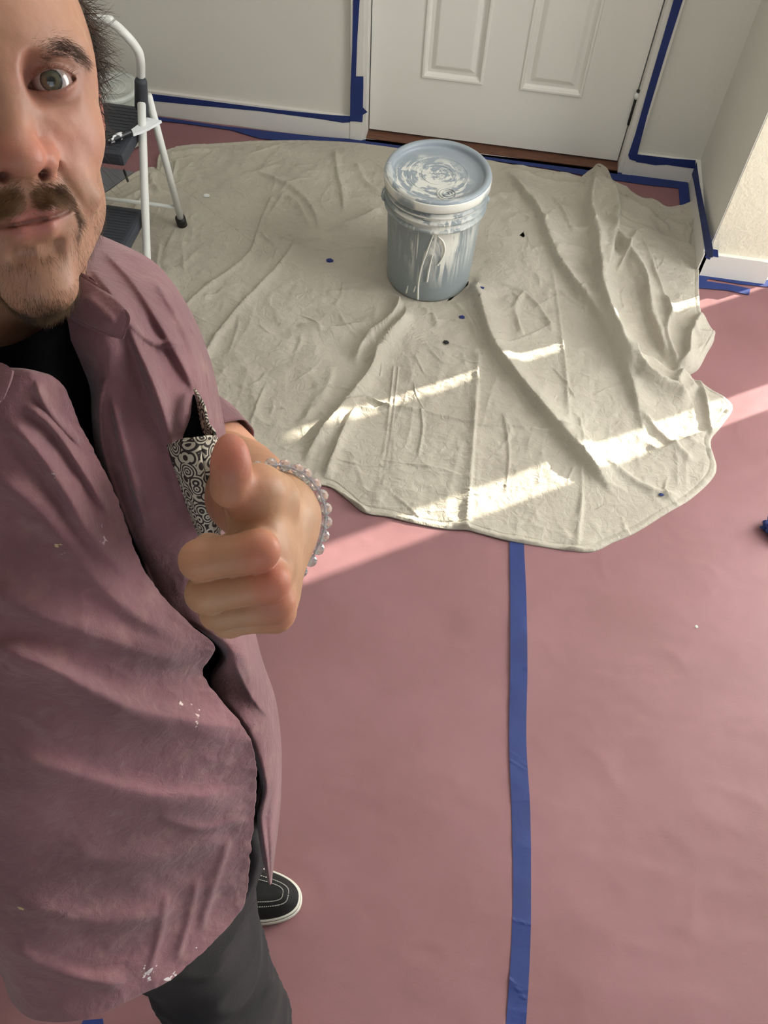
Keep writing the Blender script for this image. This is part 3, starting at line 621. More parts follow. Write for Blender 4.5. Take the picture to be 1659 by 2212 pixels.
# small pail by the wall and grey plastic sheet beneath the stool
def pail():
    c = fl(238, 188, .20); root = empty('small_pail', 'small translucent paint pail with a grey-green body by the left wall', 'pail', (c[0], c[1], .0095))
    mb = mat('pail_plastic', (168, 178, 166), .3, (196, 200, 188), nscale=10); ml = mat('pail_lid', (186, 192, 186), .25, (212, 216, 210), nscale=14)
    for nm, prof, m in (('pail_body', [(.04, 0), (.078, 0), (.081, .004), (.092, .17), (.094, .186), (.05, .186)], mb), ('pail_lid', [(.02, .189), (.072, .189), (.076, .192), (.086, .195), (.096, .195), (.098, .190), (.097, .178), (.094, .177)], ml)):
        o = lathe(nm, prof, (0, 0, 0), m, seg=64); o.parent = root
        if nm == 'pail_lid':
            for r_ in (.03, .05):
                q = tube('lid_ring', [(r_*math.cos(a), r_*math.sin(a), .190) for a in np.linspace(0, 2*math.pi, 24, endpoint=False)], .0012, ml, seg=6, cyc=True, sub=2); q.parent = o
pail()
pts = [fl(x, y)[:2] for x, y in [(120, 360), (225, 366), (268, 372), (290, 376), (262, 396), (222, 424), (150, 448), (100, 452)]]
o = prism('plastic_sheet', [(*p, .0065) for p in pts], (0, 0, .0018), mat('sheet_plastic', (120, 122, 126), .5, (98, 100, 104), nscale=8)); tag(o, 'flat grey plastic sheet on the floor under the step stool', 'plastic sheet')
HEADM = [[0.795222, 0.586213, -0.154845], [0.576183, -0.651125, 0.494013], [-0.188773, 0.482069, 0.855555], [-0.286237, 0.444077, -0.277798]]
# ------------------------------------------------------------------ the man
def ell(p, c, r):
    q = [(p[i]-c[i]) for i in range(3)]
    k0 = np.sqrt(sum((q[i]/r[i])**2 for i in range(3)))+1e-9; k1 = np.sqrt(sum((q[i]/r[i]**2)**2 for i in range(3)))+1e-9
    return k0*(k0-1)/k1
def cap(p, a, b, ra, rb=None):
    rb = ra if rb is None else rb; a = np.array(a, float); b = np.array(b, float); d = b-a
    t = sum((p[i]-a[i])*d[i] for i in range(3))/(d.dot(d)+1e-12); t = np.clip(t, 0, 1)
    return np.sqrt(sum((p[i]-a[i]-t*d[i])**2 for i in range(3)))-(ra+(rb-ra)*t)
def smin(a, b, k): h = np.clip(.5+.5*(b-a)/k, 0, 1); return b+(a-b)*h-k*h*(1-h)
def smax(a, b, k): return -smin(-a, -b, k)
def surface_nets(f, lo, hi, h):
    lo = np.array(lo, float); n = np.ceil((np.array(hi)-lo)/h).astype(int)+1
    ax = [(lo[i]+h*np.arange(n[i])) for i in range(3)]
    D = np.empty(n, np.float32)
    for s in range(0, n[0], 24):
        e = min(n[0], s+24); D[s:e] = f((ax[0][s:e, None, None], ax[1][None, :, None], ax[2][None, None, :]))
    ins = D < 0; m = np.zeros(np.array(n)-1, np.int8)
    offs = [(i, j, k) for i in (0, 1) for j in (0, 1) for k in (0, 1)]
    cell = lambda A, o: A[o[0]:n[0]-1+o[0], o[1]:n[1]-1+o[1], o[2]:n[2]-1+o[2]]
    for o in offs: m += cell(ins, o)
    act = (m > 0) & (m < 8); idx = np.full(act.shape, -1, np.int64); ijk = np.argwhere(act); idx[act] = np.arange(len(ijk))
    acc = np.zeros((len(ijk), 3)); cnt = np.zeros(len(ijk))
    for o in offs:
        for a in range(3):
            if o[a]: continue
            o2 = list(o); o2[a] = 1
            d0 = D[tuple((ijk+o).T)]; d1 = D[tuple((ijk+o2).T)]; c = (d0 < 0) != (d1 < 0)
            t = np.where(c, d0/(d0-d1+1e-20), 0); P = np.array(o, float)[None]+0*acc; P[:, a] += t
            acc += P*c[:, None]; cnt += c
    V = lo+h*(ijk+acc/cnt[:, None]); Q = []
    for a in range(3):
        b, c = (a+1) % 3, (a+2) % 3
        s0 = [slice(1, n[i]-1) for i in range(3)]; s0[a] = slice(0, n[a]-1); s1 = list(s0); s1[a] = slice(1, n[a])
        e0, e1 = ins[tuple(s0)], ins[tuple(s1)]; w_ = np.argwhere(e0 != e1); flip = e0[tuple(w_.T)]
        g = w_+[1 if i != a else 0 for i in range(3)]
        def ci(db, dc):
            q = g.copy(); q[:, b] += db; q[:, c] += dc; return idx[tuple(q.T)]
        q = np.stack([ci(-1, -1), ci(0, -1), ci(0, 0), ci(-1, 0)], 1); q[~flip] = q[~flip][:, ::-1]; Q.append(q)
    return V, np.vstack(Q)
def subdiv(V, Q):
    E_ = np.sort(np.vstack([Q[:, [0, 1]], Q[:, [1, 2]], Q[:, [2, 3]], Q[:, [3, 0]]]), 1); u, inv = np.unique(E_, axis=0, return_inverse=True); inv = inv.ravel()
    nV, nE, nQ = len(V), len(u), len(Q); em = V[u].mean(1); fm = V[Q].mean(1); e = inv.reshape(4, nQ)+nV; fc = np.arange(nQ)+nV+nE
    out = [np.stack([Q[:, k], e[k], fc, e[(k-1) % 4]], 1) for k in range(4)]
    return np.vstack([V, em, fm]), np.vstack(out)
def project(f, V, it=3, eps=4e-4, lim=.002):
    V = V.copy()
    for _ in range(it):
        p = (V[:, 0], V[:, 1], V[:, 2]); d = f(p); G = np.stack([f(tuple(V[:, j]+(eps if j == i else 0) for j in range(3)))-d for i in range(3)], 1)/eps
        g2 = (G**2).sum(1)+1e-6; V -= G*np.clip(d/g2, -lim, lim)[:, None]*.9
    return V
def vnormals(V, Q):
    N = np.zeros_like(V); n = np.cross(V[Q[:, 2]]-V[Q[:, 0]], V[Q[:, 3]]-V[Q[:, 1]])
    for k in range(4): np.add.at(N, Q[:, k], n)
    return N/(np.linalg.norm(N, axis=1)[:, None]+1e-12)
_s01 = 0
smooth01 = lambda x: (lambda t: t*t*(3-2*t))(np.clip(x, 0, 1))
bump = lambda x, z, cx_, cz, sx, sz: np.exp(-(((x-cx_)/sx)**2+((z-cz)/sz)**2))

HL = np.array(HEADM)          # columns: his left, forward, up
HM, HO = HL[:3].T.copy(), None
HM = HL[:3]; HO = CAM+HL[3]
def h2w(P): return HO+np.asarray(P)@HM.T
def w2h(P): return (np.asarray(P)-HO)@HM
mm = .001
NECK_END = w2h(at(-30, 800, .70))
def warp(x, y, z):
    f_ = smooth01((y+.06)/.04); k = smooth01((-.052-z)/.016)*f_
    return z+.0045*k+.0055*smooth01((-.084-z)/.03)*f_-.115*x*k*(1-.6*smooth01((-.09-z)/.02))
def head_sdf(p):
    x, y, z = p; z = warp(x, y, z); p = (x, y, z); ax_ = np.abs(x); q = (ax_, y, z)
    d = ell(p, (0, -.090, .022), (.0725, .097, .090))
    d = smin(d, ell(p, (0, -.045, -.032), (.053, .050, .078)), .03)
    d = smin(d, ell(q, (.032, -.030, -.030), (.024, .022, .022)), .018)
    d = smin(d, cap(q, (0, -.022, -.102), (.037, -.068, -.076), .0165, .014), .026)
    d = smin(d, cap(q, (.0445, -.062, -.022), (.041, -.066, -.072), .0115, .010), .012)
    d = smin(d, ell(p, (0, -.012, -.109), (.022, .018, .017)), .016)
    d = smin(d, ell(p, (0, -.018, -.070), (.034, .029, .028)), .016)
    d = smin(d, cap(q, (.008, -.012, .018), (.044, -.024, .018), .0125, .010), .014)
    # eye sockets
    d = smax(d, -ell(q, (.0305, .006, .000), (.0195, .0150, .0130)), .009)
    d = smax(d, -ell(q, (.0185, .0045, .003), (.0085, .0100, .0125)), .006)
    # nose
    n = cap(p, (0, .0005, .008), (0, .013, -.032), .0078, .0098)
    n = smin(n, ell(p, (0, .0185, -.0395), (.0125, .0108, .0105)), .008)
    n = smin(n, ell(q, (.0148, .007, -.0415), (.0068, .0100, .0078)), .006)
    d = smin(d, n, .011)
    d = smin(d, cap(p, (0, .012, -.048), (0, .004, -.052), .0045), .006)
    d = smax(d, -ell(q, (.0112, .0105, -.0492), (.0028, .0055, .0036)), .0020)
    d = smax(d, -cap(q, (.0200, .004, -.0370), (.0215, .003, -.046), .0012), .003)
    # smile fold
    d = smax(d, -cap(q, (.0215, .004, -.047), (.037, -.006, -.073), .0012, .0008), .007)
    d = smin(d, cap(q, (.027, -.012, -.045), (.041, -.018, -.066), .0105, .008), .010)
    # lips
    ul = smin(cap(p, (-.009, .0095, -.0655), (.009, .0095, -.0655), .0050), cap(q, (.009, .0090, -.0655), (.0225, .0005, -.0690), .0050, .0016), .004)
    ll = smin(cap(p, (-.008, .0085, -.0755), (.008, .0085, -.0755), .0060), cap(q, (.008, .0080, -.0755), (.0210, .0000, -.0715), .0058, .0018), .004)
    d = smin(d, ul, .0045); d = smin(d, ll, .0042)
    ln = np.minimum(np.minimum(cap(q, (0, .0138, -.0705), (.010, .0122, -.0705), .0008), cap(q, (.010, .0122, -.0705), (.0185, .0075, -.0700), .0008)), cap(q, (.0185, .0075, -.0700), (.0250, .0020, -.0690), .0008)); d = smax(d, -ln, .0030)
    d = smax(d, -cap(p, (0, .0165, -.054), (0, .0160, -.060), .0015), .005)
    d = smax(d, -cap(q, (0, .006, -.0885), (.012, .002, -.0875), .002), .009)
    # lids
    ec = (.0298, -.0125, .0018)
    s = np.sqrt((ax_-ec[0])**2+(y-ec[1])**2+(z-ec[2])**2)
    d = smin(d, s-.01345, .0035)
    u = np.clip((ax_-.0140)/.0305, -.2, 1.2); base = -.0022+.0048*u
    zu = base+.0088*np.clip(4*u*(1-u), -1, 1)**.8 if False else base+.0290*u*(1-u)*(1+.30*(.5-u)); zl = base-.0175*u*(1-u)*(1+.45*(u-.5))
    op = np.maximum(z-zu, zl-z); op = np.maximum(op, np.maximum(.0143-ax_, ax_-.0442)); op = np.maximum(op*.95, ec[1]+.001-y)
    d = smax(d, -op, .0011)
    d = smin(d, np.maximum(s-.0118, -1), .0004)
    # crease above the upper lid, bag below
    d = smax(d, -cap(q, (.0180, -.0045, .0075), (.0285, .0005, .0118), .0005, .0007), .0028); d = smax(d, -cap(q, (.0285, .0005, .0118), (.0430, -.0060, .0082), .0007, .0005), .0028)
    # ears
    e = ell(q, (.0715, -.098, -.008), (.0065, .016, .026)); e = smax(e, -ell(q, (.0795, -.094, -.008), (.0080, .0090, .016)), .004)
    d = smin(d, e, .006)
    # neck
    d = smin(d, cap(p, (0, -.080, -.070), tuple(NECK_END), .056, .060), .024)
    return d
V, Q = surface_nets(head_sdf, (-.092, -.215, -.245), (.092, .045, .120), .0017)
# drop faces far down the neck (inside the shirt) is not needed; refine
V, Q = subdiv(V, Q); V = project(head_sdf, V)
N = vnormals(V, Q)
hx, hy, hz = V.T; ahx = np.abs(hx)
# fine skin relief
V = V + N*(.00018*fbm(hx*120, hy*120, hz*120, 3))[:, None]
head_V, head_Q, head_N = V, Q, N
# skin colour zones, plus shade painted into eye sockets, lip line and nostrils
def scalp(x, y, z, a):
    hl = -.040-.55*np.clip(.030-z, 0, .05)-.18*np.clip(.07-z, 0, 1)
    sc = smooth01((hl-y)/.004)*(z > -.018) + (z > .078)*(y < .0)
    sc = np.clip(sc+(y < -.112)*(z > -.075)*(z <= -.018)+bump(y, z, -.074, -.010, .010, .020)*(a > .05), 0, 1)
    return sc*(1-((y > -.118)*(y < -.080)*(z < .014)*(z > -.045)*(a > .066)))
def head_color(x, y, z):
    z = warp(x, y, z); a = np.abs(x); c = np.array([184, 138, 113.])[None]*np.ones((len(x), 1)); m = lambda w, col: c*(1-w[:, None])+np.array(col, float)[None]*w[:, None]
    fr = smooth01((y+.055)/.03)
    c = m(.55*bump(a, z, .012, -.036, .016, .014)*fr, (186, 106, 92)); c = m(.38*bump(a, z, .040, -.032, .020, .018)*fr, (196, 120, 102))
    c = m(.62*bump(a, z, .0300, .001, .021, .014)*fr, (134, 84, 76)); c = m(.35*bump(a, z, .014, .002, .010, .016)*fr, (140, 86, 76))
    lip = smooth01(1.6-np.sqrt((a/.0235)**2+((z+.0708)/(.0098*np.clip(1-(a/.024)**2, .05, 1)**.5+.0006))**2)*1.25)*smooth01((y+.006)/.006)
    c = m(np.clip(lip, 0, 1)*.85, (178, 98, 96)); line = bump(a*0, z+.00035*np.sin(a*200), 0, -.0702, 1, .0019)*(a < .0245)*smooth01((y+.006)/.006); c = m(line*.75, (96, 44, 42)); c = m(.6*smooth01((a-.062)/.006)*smooth01((.015-z)/.02)*smooth01((z+.05)/.02), (188, 98, 84))
    c = m(.38*smooth01((-.048-z)/.012)*smooth01((-.088+(-z))/-.06 if False else (y+.10)/.05), (150, 112, 90))
    c = m(.85*scalp(x, y, z, a), (48, 36, 29))
    c = m(.75*(bump(a, z, .0112, -.0490, .0030, .0030)*(y > .002)), (70, 28, 26))
    return c/255
def srgb2lin(c): return np.where(c <= .04045, c/12.92, ((c+.055)/1.055)**2.4)
skinm = bpy.data.materials.new('skin'); skinm.use_nodes = True; t = NT(skinm); p_ = t.n['Principled BSDF']
vc = t.new('ShaderNodeVertexColor'); vc.layer_name = 'tone'; tc = t.new('ShaderNodeTexCoord')
n1 = t.new('ShaderNodeTexNoise', Scale=45, Detail=5); t.link(tc.outputs['Object'], n1.inputs['Vector']); mr = t.new('ShaderNodeMapRange'); mr.inputs[1].default_value = .3; mr.inputs[2].default_value = .7; mr.inputs[3].default_value = .90; mr.inputs[4].default_value = 1.06; t.link(n1.outputs[0], mr.inputs[0])
mx = t.new('ShaderNodeMix', data_type='RGBA', blend_type='MULTIPLY'); mx.inputs[0].default_value = 1; t.link(vc.outputs[0], mx.inputs[6]); t.link(mr.outputs[0], mx.inputs[7]); t.link(mx.outputs[2], p_.inputs['Base Color'])
p_.inputs['Roughness'].default_value = .48; p_.inputs['Subsurface Weight'].default_value = .22; p_.inputs['Subsurface Radius'].default_value = (1, .35, .2); p_.inputs['Subsurface Scale'].default_value = .006; p_.inputs['Specular IOR Level'].default_value = .4
n2 = t.new('ShaderNodeTexNoise', Scale=700, Detail=3); t.link(tc.outputs['Object'], n2.inputs['Vector']); b_ = t.new('ShaderNodeBump', Strength=.35, Distance=.0003); t.link(n2.outputs[0], b_.inputs['Height']); t.link(b_.outputs[0], p_.inputs['Normal'])

# ---- left arm and thumbs-up hand, in camera space (right, down, forward)
def cc(px, py, d): return np.array([(px-CX)/F*d, (py-CY)/F*d, d])
def c2w(P): return CAM+np.asarray(P)@RC.T
J = dict(elbow=cc(478, 1008, .840), wrist=cc(588, 1112, .565), cmc=cc(582, 1078, .520),
  i0=cc(556, 1190, .478), i1=cc(432, 1210, .482), i2=cc(452, 1190, .503), i3=cc(500, 1195, .512),
  m0=cc(578, 1258, .488), m1=cc(445, 1282, .490), m2=cc(452, 1282, .514), m3=cc(500, 1275, .524),
  r0=cc(590, 1308, .505), r1=cc(472, 1323, .504), r2=cc(472, 1325, .526), r3=cc(515, 1318, .536),
  p0=cc(590, 1330, .524), p1=cc(490, 1343, .520), p2=cc(498, 1348, .538), p3=cc(535, 1344, .546),
  t1=cc(552, 1066, .497), t2=cc(500, 1052, .480), t3=cc(499, 986, .468))
def hand_sdf(p):
    d = cap(p, J['elbow'], J['wrist'], .038, .0255)
    d = smin(d, cap(p, J['elbow']*.6+J['wrist']*.4, J['elbow']*.2+J['wrist']*.8, .034, .027), .02)
    pm = cap(p, J['wrist'], cc(562, 1200, .497), .0205, .0150)
    pm = smin(pm, cap(p, J['wrist'], cc(580, 1262, .502), .0205, .0145), .012)
    pm = smin(pm, cap(p, J['wrist']+np.array([.004, .004, .006]), cc(590, 1300, .518), .0200, .0135), .012)
    pm = smin(pm, cap(p, J['wrist']+np.array([.006, .008, .012]), cc(590, 1318, .532), .0190, .0125), .012)
    pm = smin(pm, cap(p, cc(550, 1200, .512), cc(575, 1310, .545), .018, .014), .014)
    d = smin(d, pm, .022)
    # thumb column
    th = smin(cap(p, J['cmc'], J['t1'], .0165, .0145), cap(p, J['t1'], J['t2'], .0140, .0112), .008)
    d = smin(d, smin(cap(p, J['cmc'], J['t1'], .0165, .0150), cap(p, J['t1'], cc(560, 1150, .500), .012, .012), .012), .016)
    tip = smin(cap(p, J['t2'], cc(498, 1020, .474), .0108, .0104), ell(p, tuple(cc(499, 996, .469)), (.0108, .0150, .0098)), .006)
    th = smin(th, tip, .0045); d = smin(d, th, .0070)
    fs = []
    for f, r in (('i', (.0118, .0112, .0100, .0090)), ('m', (.0118, .0112, .0100, .0090)), ('r', (.0110, .0104, .0094, .0085)), ('p', (.0098, .0090, .0083, .0075))):
        a, b, c, e = (J[f+str(k)] for k in range(4))
        g = smin(cap(p, a, b, r[0], r[1]), cap(p, b, c, r[1], r[2]), .004); g = smin(g, cap(p, c, e, r[2], r[3]), .003)
        kn = ell(p, tuple(a+np.array([.0030, -.001, -.0035])), (.0098, .0098, .0085)); g = smin(g, kn, .005)
        fs.append(g)
    fg = fs[0]
    for g in fs[1:]: fg = smin(fg, g, .0013)
    d = smin(d, fg, .0055)
    # creases: thumb web, knuckle skin
    d = smax(d, -cap(p, cc(508, 1082, .478), cc(560, 1064, .486), .0006), .0035)
    d = smax(d, -cap(p, cc(535, 1010, .462), cc(530, 1030, .462), .0004), .003)
    # tendons on the back of the hand
    for a, b in ((cc(610, 1125, .532), cc(562, 1192, .480)), (cc(622, 1140, .535), cc(586, 1252, .487)), (cc(632, 1160, .540), cc(602, 1298, .500))):
        d = smin(d, cap(p, a*.85+b*.15+np.array([0, 0, .0035]), b*.92+a*.08+np.array([0, 0, .006]), .0022, .003), .010)
    return d
lo = np.array([cc(405, 1015, .80)[0]-.06, -.08, .43]); pts_ = np.array(list(J.values()))
lo = pts_.min(0)-.055; hi = pts_.max(0)+.055
HV, HQ = surface_nets(hand_sdf, lo, hi, .0019); HV, HQ = subdiv(HV, HQ); HV = project(hand_sdf, HV)
HN = vnormals(HV, HQ); HV = HV+HN*(.00022*fbm(*(HV.T*95), 3))[:, None]
def hand_color(P):
    c = np.array([186, 145, 112.])[None]*np.ones((len(P), 1))
    def spot(c, q, r, w, col): k = np.exp(-(np.linalg.norm(P-q, axis=1)/r)**2)*w; return c*(1-k[:, None])+np.array(col, float)*k[:, None]
    for k, r, w in (('i0', .015, .55), ('m0', .015, .65), ('r0', .014, .5), ('p0', .012, .4)): c = spot(c, J[k]+np.array([.004, 0, -.009]), r, w, (196, 104, 88))
    c = spot(c, cc(500, 980, .462), .022, .85, (186, 108, 92)); c = spot(c, cc(425, 1210, .472), .02, .3, (200, 122, 102)); c = spot(c, cc(520, 1080, .48), .014, .45, (170, 100, 84))
    k = smooth01((P[:, 2]-.56)/.05); c = c*(1-k[:, None]*.6)+np.array([176, 122, 94.])*k[:, None]*.6
    return c/255
# ---- hidden torso and right arm, world space
W_ = lambda px, py, d: at(px, py, d)
shL, shR = W_(250, 790, .86), W_(-330, 960, .86)
elR = shR+np.array([-.10, -.19, -.10]); wrR = np.array([-.205, -.165, 1.60])
def torso_sdf(p):
    a, b = W_(-40, 880, .80), W_(60, 1300, .90); c = W_(160, 1700, 1.05)
    d = cap(p, a, b, .10, .11); d = smin(d, cap(p, b, c, .11, .12), .05)
    d = smin(d, cap(p, shL, a, .052, .08), .05); d = smin(d, cap(p, shR, a, .055, .08), .05)
    d = smin(d, cap(p, shL, c2w(J['elbow']), .048, .043), .03)
    d = smin(d, cap(p, shR, elR, .050, .042), .03); d = smin(d, cap(p, elR, wrR, .042, .027), .02)
    # right hand, fingers curled round the edge of the held camera
    f = nrm(np.array([.35, .1, .9])); s_ = nrm(np.array([.9, -.3, -.2])); u = nrm(np.cross(f, s_))
    pc = wrR+f*.05; d = smin(d, cap(p, wrR, pc, .025, .027), .02); d = smin(d, cap(p, pc-u*.02, pc+u*.02+f*.02, .02, .02), .02)
    for k in range(4):
        b0 = pc+f*.03+u*(.028-.019*k); b1 = b0+f*.036*(1-.06*abs(k-1)); b2 = b1+nrm(s_+f*.3)*.024; b3 = b2+nrm(s_-f*.4)*.018
        g = np.minimum(np.minimum(cap(p, b0, b1, .0095, .0088), cap(p, b1, b2, .0088, .008)), cap(p, b2, b3, .008, .007)); d = smin(d, g, .004)
    b1 = pc-u*.035+s_*.012; b2 = b1+nrm(s_+f*.5-u*.2)*.035; d = smin(d, np.minimum(cap(p, pc-u*.01, b1, .015, .012), cap(p, b1, b2, .011, .009)), .006)
    return d
TV, TQ = surface_nets(torso_sdf, (-.80, -.30, .55), (.05, .85, 1.78), .007); TV = project(torso_sdf, TV, 2)
Vs = [h2w(head_V), c2w(HV), TV]; Qs = [head_Q[:, ::-1] if np.linalg.det(HM) < 0 else head_Q, HQ[:, ::-1] if np.linalg.det(RC) < 0 else HQ, TQ]
cols = [head_color(*V.T), hand_color(HV), np.tile(np.array([[200, 148, 122]])/255, (len(TV), 1))]
off = np.cumsum([0]+[len(v) for v in Vs[:-1]]); AV = np.vstack(Vs); AQ = np.vstack([q+o for q, o in zip(Qs, off)])
PR = (-.30, .24, 0.0095)
person = empty('person', 'man in a faded maroon shirt giving a thumbs up, with brown moustache and goatee', 'person', PR)
def pchild(o, par=None):
    if par is None: return fix(o, person)
    o.parent = par; o.matrix_parent_inverse = par.matrix_world.inverted() if par.parent is None else Matrix.Identity(4); return o
body = np_mesh('body', AV, AQ, skinm); pchild(body)
ca = body.data.color_attributes.new('tone', 'FLOAT_COLOR', 'POINT'); cl_ = np.ones((len(AV), 4), np.float32); cl_[:, :3] = srgb2lin(np.vstack(cols)); ca.data.foreach_set('color', cl_.ravel())

# ---- eyes
def eye(side):
    c = h2w(np.array([side*.0298, -.0125, .0018])); g = nrm(CAM-c+np.array([0, 0, .0])); bm = bmesh.new(); bmesh.ops.create_uvsphere(bm, u_segments=64, v_segments=48, radius=.0121)
    for v in bm.verts:
        n = v.co.normalized(); ang = math.acos(max(-1, min(1, n.z)))
        if ang < .55: v.co += n*.0007*(.5+.5*math.cos(ang/.55*math.pi))
    me = bpy.data.meshes.new('eye'); bm.to_mesh(me); bm.free(); me.polygons.foreach_set('use_smooth', [True]*len(me.polygons))
    m = bpy.data.materials.get('eyeball')
    if not m:
        m = bpy.data.materials.new('eyeball'); m.use_nodes = True; t = NT(m); p = t.n['Principled BSDF']; tc = t.new('ShaderNodeTexCoord'); sp_ = t.new('ShaderNodeSeparateXYZ')
        nn = t.new('ShaderNodeVectorMath', operation='NORMALIZE'); t.link(tc.outputs['Object'], nn.inputs[0]); t.link(nn.outputs[0], sp_.inputs[0])
        ac = t.new('ShaderNodeMath', operation='ARCCOSINE'); t.link(sp_.outputs[2], ac.inputs[0])
        at2 = t.new('ShaderNodeMath', operation='ARCTAN2'); t.link(sp_.outputs[0], at2.inputs[0]); t.link(sp_.outputs[1], at2.inputs[1])
        cb = t.new('ShaderNodeCombineXYZ'); mu = t.new('ShaderNodeMath', operation='MULTIPLY'); mu.inputs[1].default_value = 9; t.link(at2.outputs[0], mu.inputs[0]); t.link(mu.outputs[0], cb.inputs[0]); t.link(ac.outputs[0], cb.inputs[1])
        nz = t.new('ShaderNodeTexNoise', Scale=1.4, Detail=4); t.link(cb.outputs[0], nz.inputs['Vector']); ad = t.new('ShaderNodeMath', operation='MULTIPLY_ADD'); ad.inputs[1].default_value = .12; t.link(nz.outputs[0], ad.inputs[0]); t.link(ac.outputs[0], ad.inputs[2])
        r = t.new('ShaderNodeValToRGB'); t.link(ad.outputs[0], r.inputs[0]); e = r.color_ramp.elements
        e[0].position = 0; e[0].color = (.004, .004, .004, 1); e[1].position = .235; e[1].color = (.004, .004, .004, 1)
        for ps, co in ((.26, (.06, .045, .02)), (.36, (.085, .08, .045)), (.50, (.06, .062, .042)), (.56, (.014, .014, .013)), (.60, (.03, .026, .024)), (.635, (.36, .31, .28)), (1.0, (.34, .22, .20))):
            k = e.new(ps); k.color = (*co, 1)
        t.link(r.outputs[0], p.inputs['Base Color']); p.inputs['Roughness'].default_value = .12; p.inputs['Coat Weight'].default_value = 1; p.inputs['Coat Roughness'].default_value = .02
    me.materials.append(m); o = bpy.data.objects.new('eye', me); COL.objects.link(o)
    o.rotation_euler = Vector(g).to_track_quat('Z', 'Y').to_euler(); o.location = Vector(tuple(c)); fix(o, person)
eye(1); eye(-1)

# ---- hair as strands
def strands(name, roots, nrmv, dirs, length, m, width=.00011, segs=4, lift=.35, curl=.15, par=None, gravity=None):
    n = len(roots); L = length*(.7+.6*rng.random(n)); D = dirs+rng.normal(0, curl, dirs.shape); D /= np.linalg.norm(D, axis=1)[:, None]
    S0 = D*(1-lift)+nrmv*lift; S0 /= np.linalg.norm(S0, axis=1)[:, None]; wob = rng.normal(0, 1, (n, 3)); P = [roots-nrmv*.0004]
    for k in range(segs):
        u = (k+1)/segs; dr_ = S0*(1-u*.8)+D*(u*.8)+wob*curl*.5*u; dr_ /= np.linalg.norm(dr_, axis=1)[:, None]; P.append(P[-1]+dr_*(L/segs)[:, None])
    Vv = []; side = np.cross(D, nrmv); side /= np.linalg.norm(side, axis=1)[:, None]+1e-9; oth = np.cross(D, side)
    for k, q in enumerate(P):
        w_ = width*(1-.85*k/segs)
        for a in (0, 2.094, 4.189): Vv.append(q+(side*math.cos(a)+oth*math.sin(a))*w_)
    A = np.stack(Vv, 1).reshape(-1, 3); b = (np.arange(n)*3*(segs+1))[:, None]; F_ = []
    for k in range(segs):
        for j in range(3): F_.append(np.concatenate([b+3*k+j, b+3*k+(j+1) % 3, b+3*k+3+(j+1) % 3, b+3*k+3+j], 1))
    o = np_mesh(name, A, np.vstack(F_), m); o['kind'] = 'stuff'; fix(o, person); return o
def sample(mask, n):
    """random points on head faces weighted by a vertex mask"""
    fm = mask[head_Q].mean(1)*np.linalg.norm(np.cross(head_V[head_Q[:, 2]]-head_V[head_Q[:, 0]], head_V[head_Q[:, 3]]-head_V[head_Q[:, 1]]), axis=1)
    pr = fm/fm.sum(); f = rng.choice(len(pr), n, p=pr); w4 = rng.dirichlet((1, 1, 1, 1), n)
    return (head_V[head_Q[f]]*w4[:, :, None]).sum(1), (head_N[head_Q[f]]*w4[:, :, None]).sum(1)
def hairmat(name, c, c2): 
    m = mat(name, c, .45, c2, nscale=60); return m
hm_b = hairmat('brown_hair', (52, 38, 30), (84, 64, 50)); hm_br = hairmat('brow_hair', (70, 50, 38), (98, 74, 58)); hm_m = hairmat('moustache_hair', (98, 68, 46), (150, 114, 78)); hm_g = hairmat('beard_hair', (66, 48, 34), (116, 90, 62))
x, y, z = head_V.T; z = warp(x, y, z); a = np.abs(x); nfm = fbm(x*60, y*60, z*60, 3)
wv = lambda P: P@HM.T   # local vector to world
def grow(name, mask, n, dirf, length, m, **k):
    R_, N_ = sample(np.clip(mask, 0, None), n); D = dirf(R_); D -= N_*(D*N_).sum(1)[:, None]*.85; D /= np.linalg.norm(D, axis=1)[:, None]+1e-9
    return strands(name, h2w(R_), wv(N_), wv(D), length, m, **k)
mz = -.0555-.30*(a-.004)**2/.02-.08*a
mus = smooth01((y+.010)/.008)*np.exp(-(((z-(-.0585-.18*np.clip(a-.012, 0, 1)-2.5*np.clip(a-.024, 0, 1)))/.0042)**2))*smooth01((.033-a)/.006)*(.45+.55*smooth01(a/.0025))*(.7+.4*nfm)
grow('moustache', mus, 2800, lambda P: np.stack([np.sign(P[:, 0])*.8, 0*P[:, 0], -.62+0*P[:, 0]], 1), .0075, hm_m, width=.00011, curl=.12)
gz = (1.6*bump(a, z, .0, -.120, .030, .008)+.35*bump(a, z, .029, -.080, .004, .009)+.28*bump(a, z, .010, -.090, .012, .004)+.10*bump(a, z, .032, -.104, .016, .012))*smooth01((y+.045)/.02)
jaw = .13*smooth01((-.062-z)/.03)*smooth01((a-.03)/.02)*smooth01((y+.10)/.02)+.35*smooth01((-.112-z)/.01)*smooth01((y+.07)/.03)*(z > -.135)
grow('beard', (gz+.5*jaw)*(.6+.5*nfm), 3800, lambda P: np.stack([P[:, 0]*8, .15+0*P[:, 0], -1+0*P[:, 0]], 1), .0075, hm_g, width=.0001, curl=.22)
stub = (smooth01((-.050-z)/.02)*smooth01((y+.12)/.03)*(z > -.15)*.6+.05)*(1-bump(a, z, 0, -.0705, .026, .007))
grow('stubble', stub*(y > -.12)*(z < -.045), 2600, lambda P: np.stack([P[:, 0]*4, 0*P[:, 0], -1+0*P[:, 0]], 1), .0022, hm_g, width=.00007, curl=.2)
bz = .0110+.0085*np.clip((a-.014)/.022, 0, 1)-.50*np.clip(a-.040, 0, 1)
brow = np.exp(-((z-bz)/(.0052-.0022*np.clip((a-.02)/.035, 0, 1)))**2)*smooth01((a-.017)/.010)*smooth01((.057-a)/.010)*(y > -.05)*(.35+.8*smooth01((a-.020)/.02))
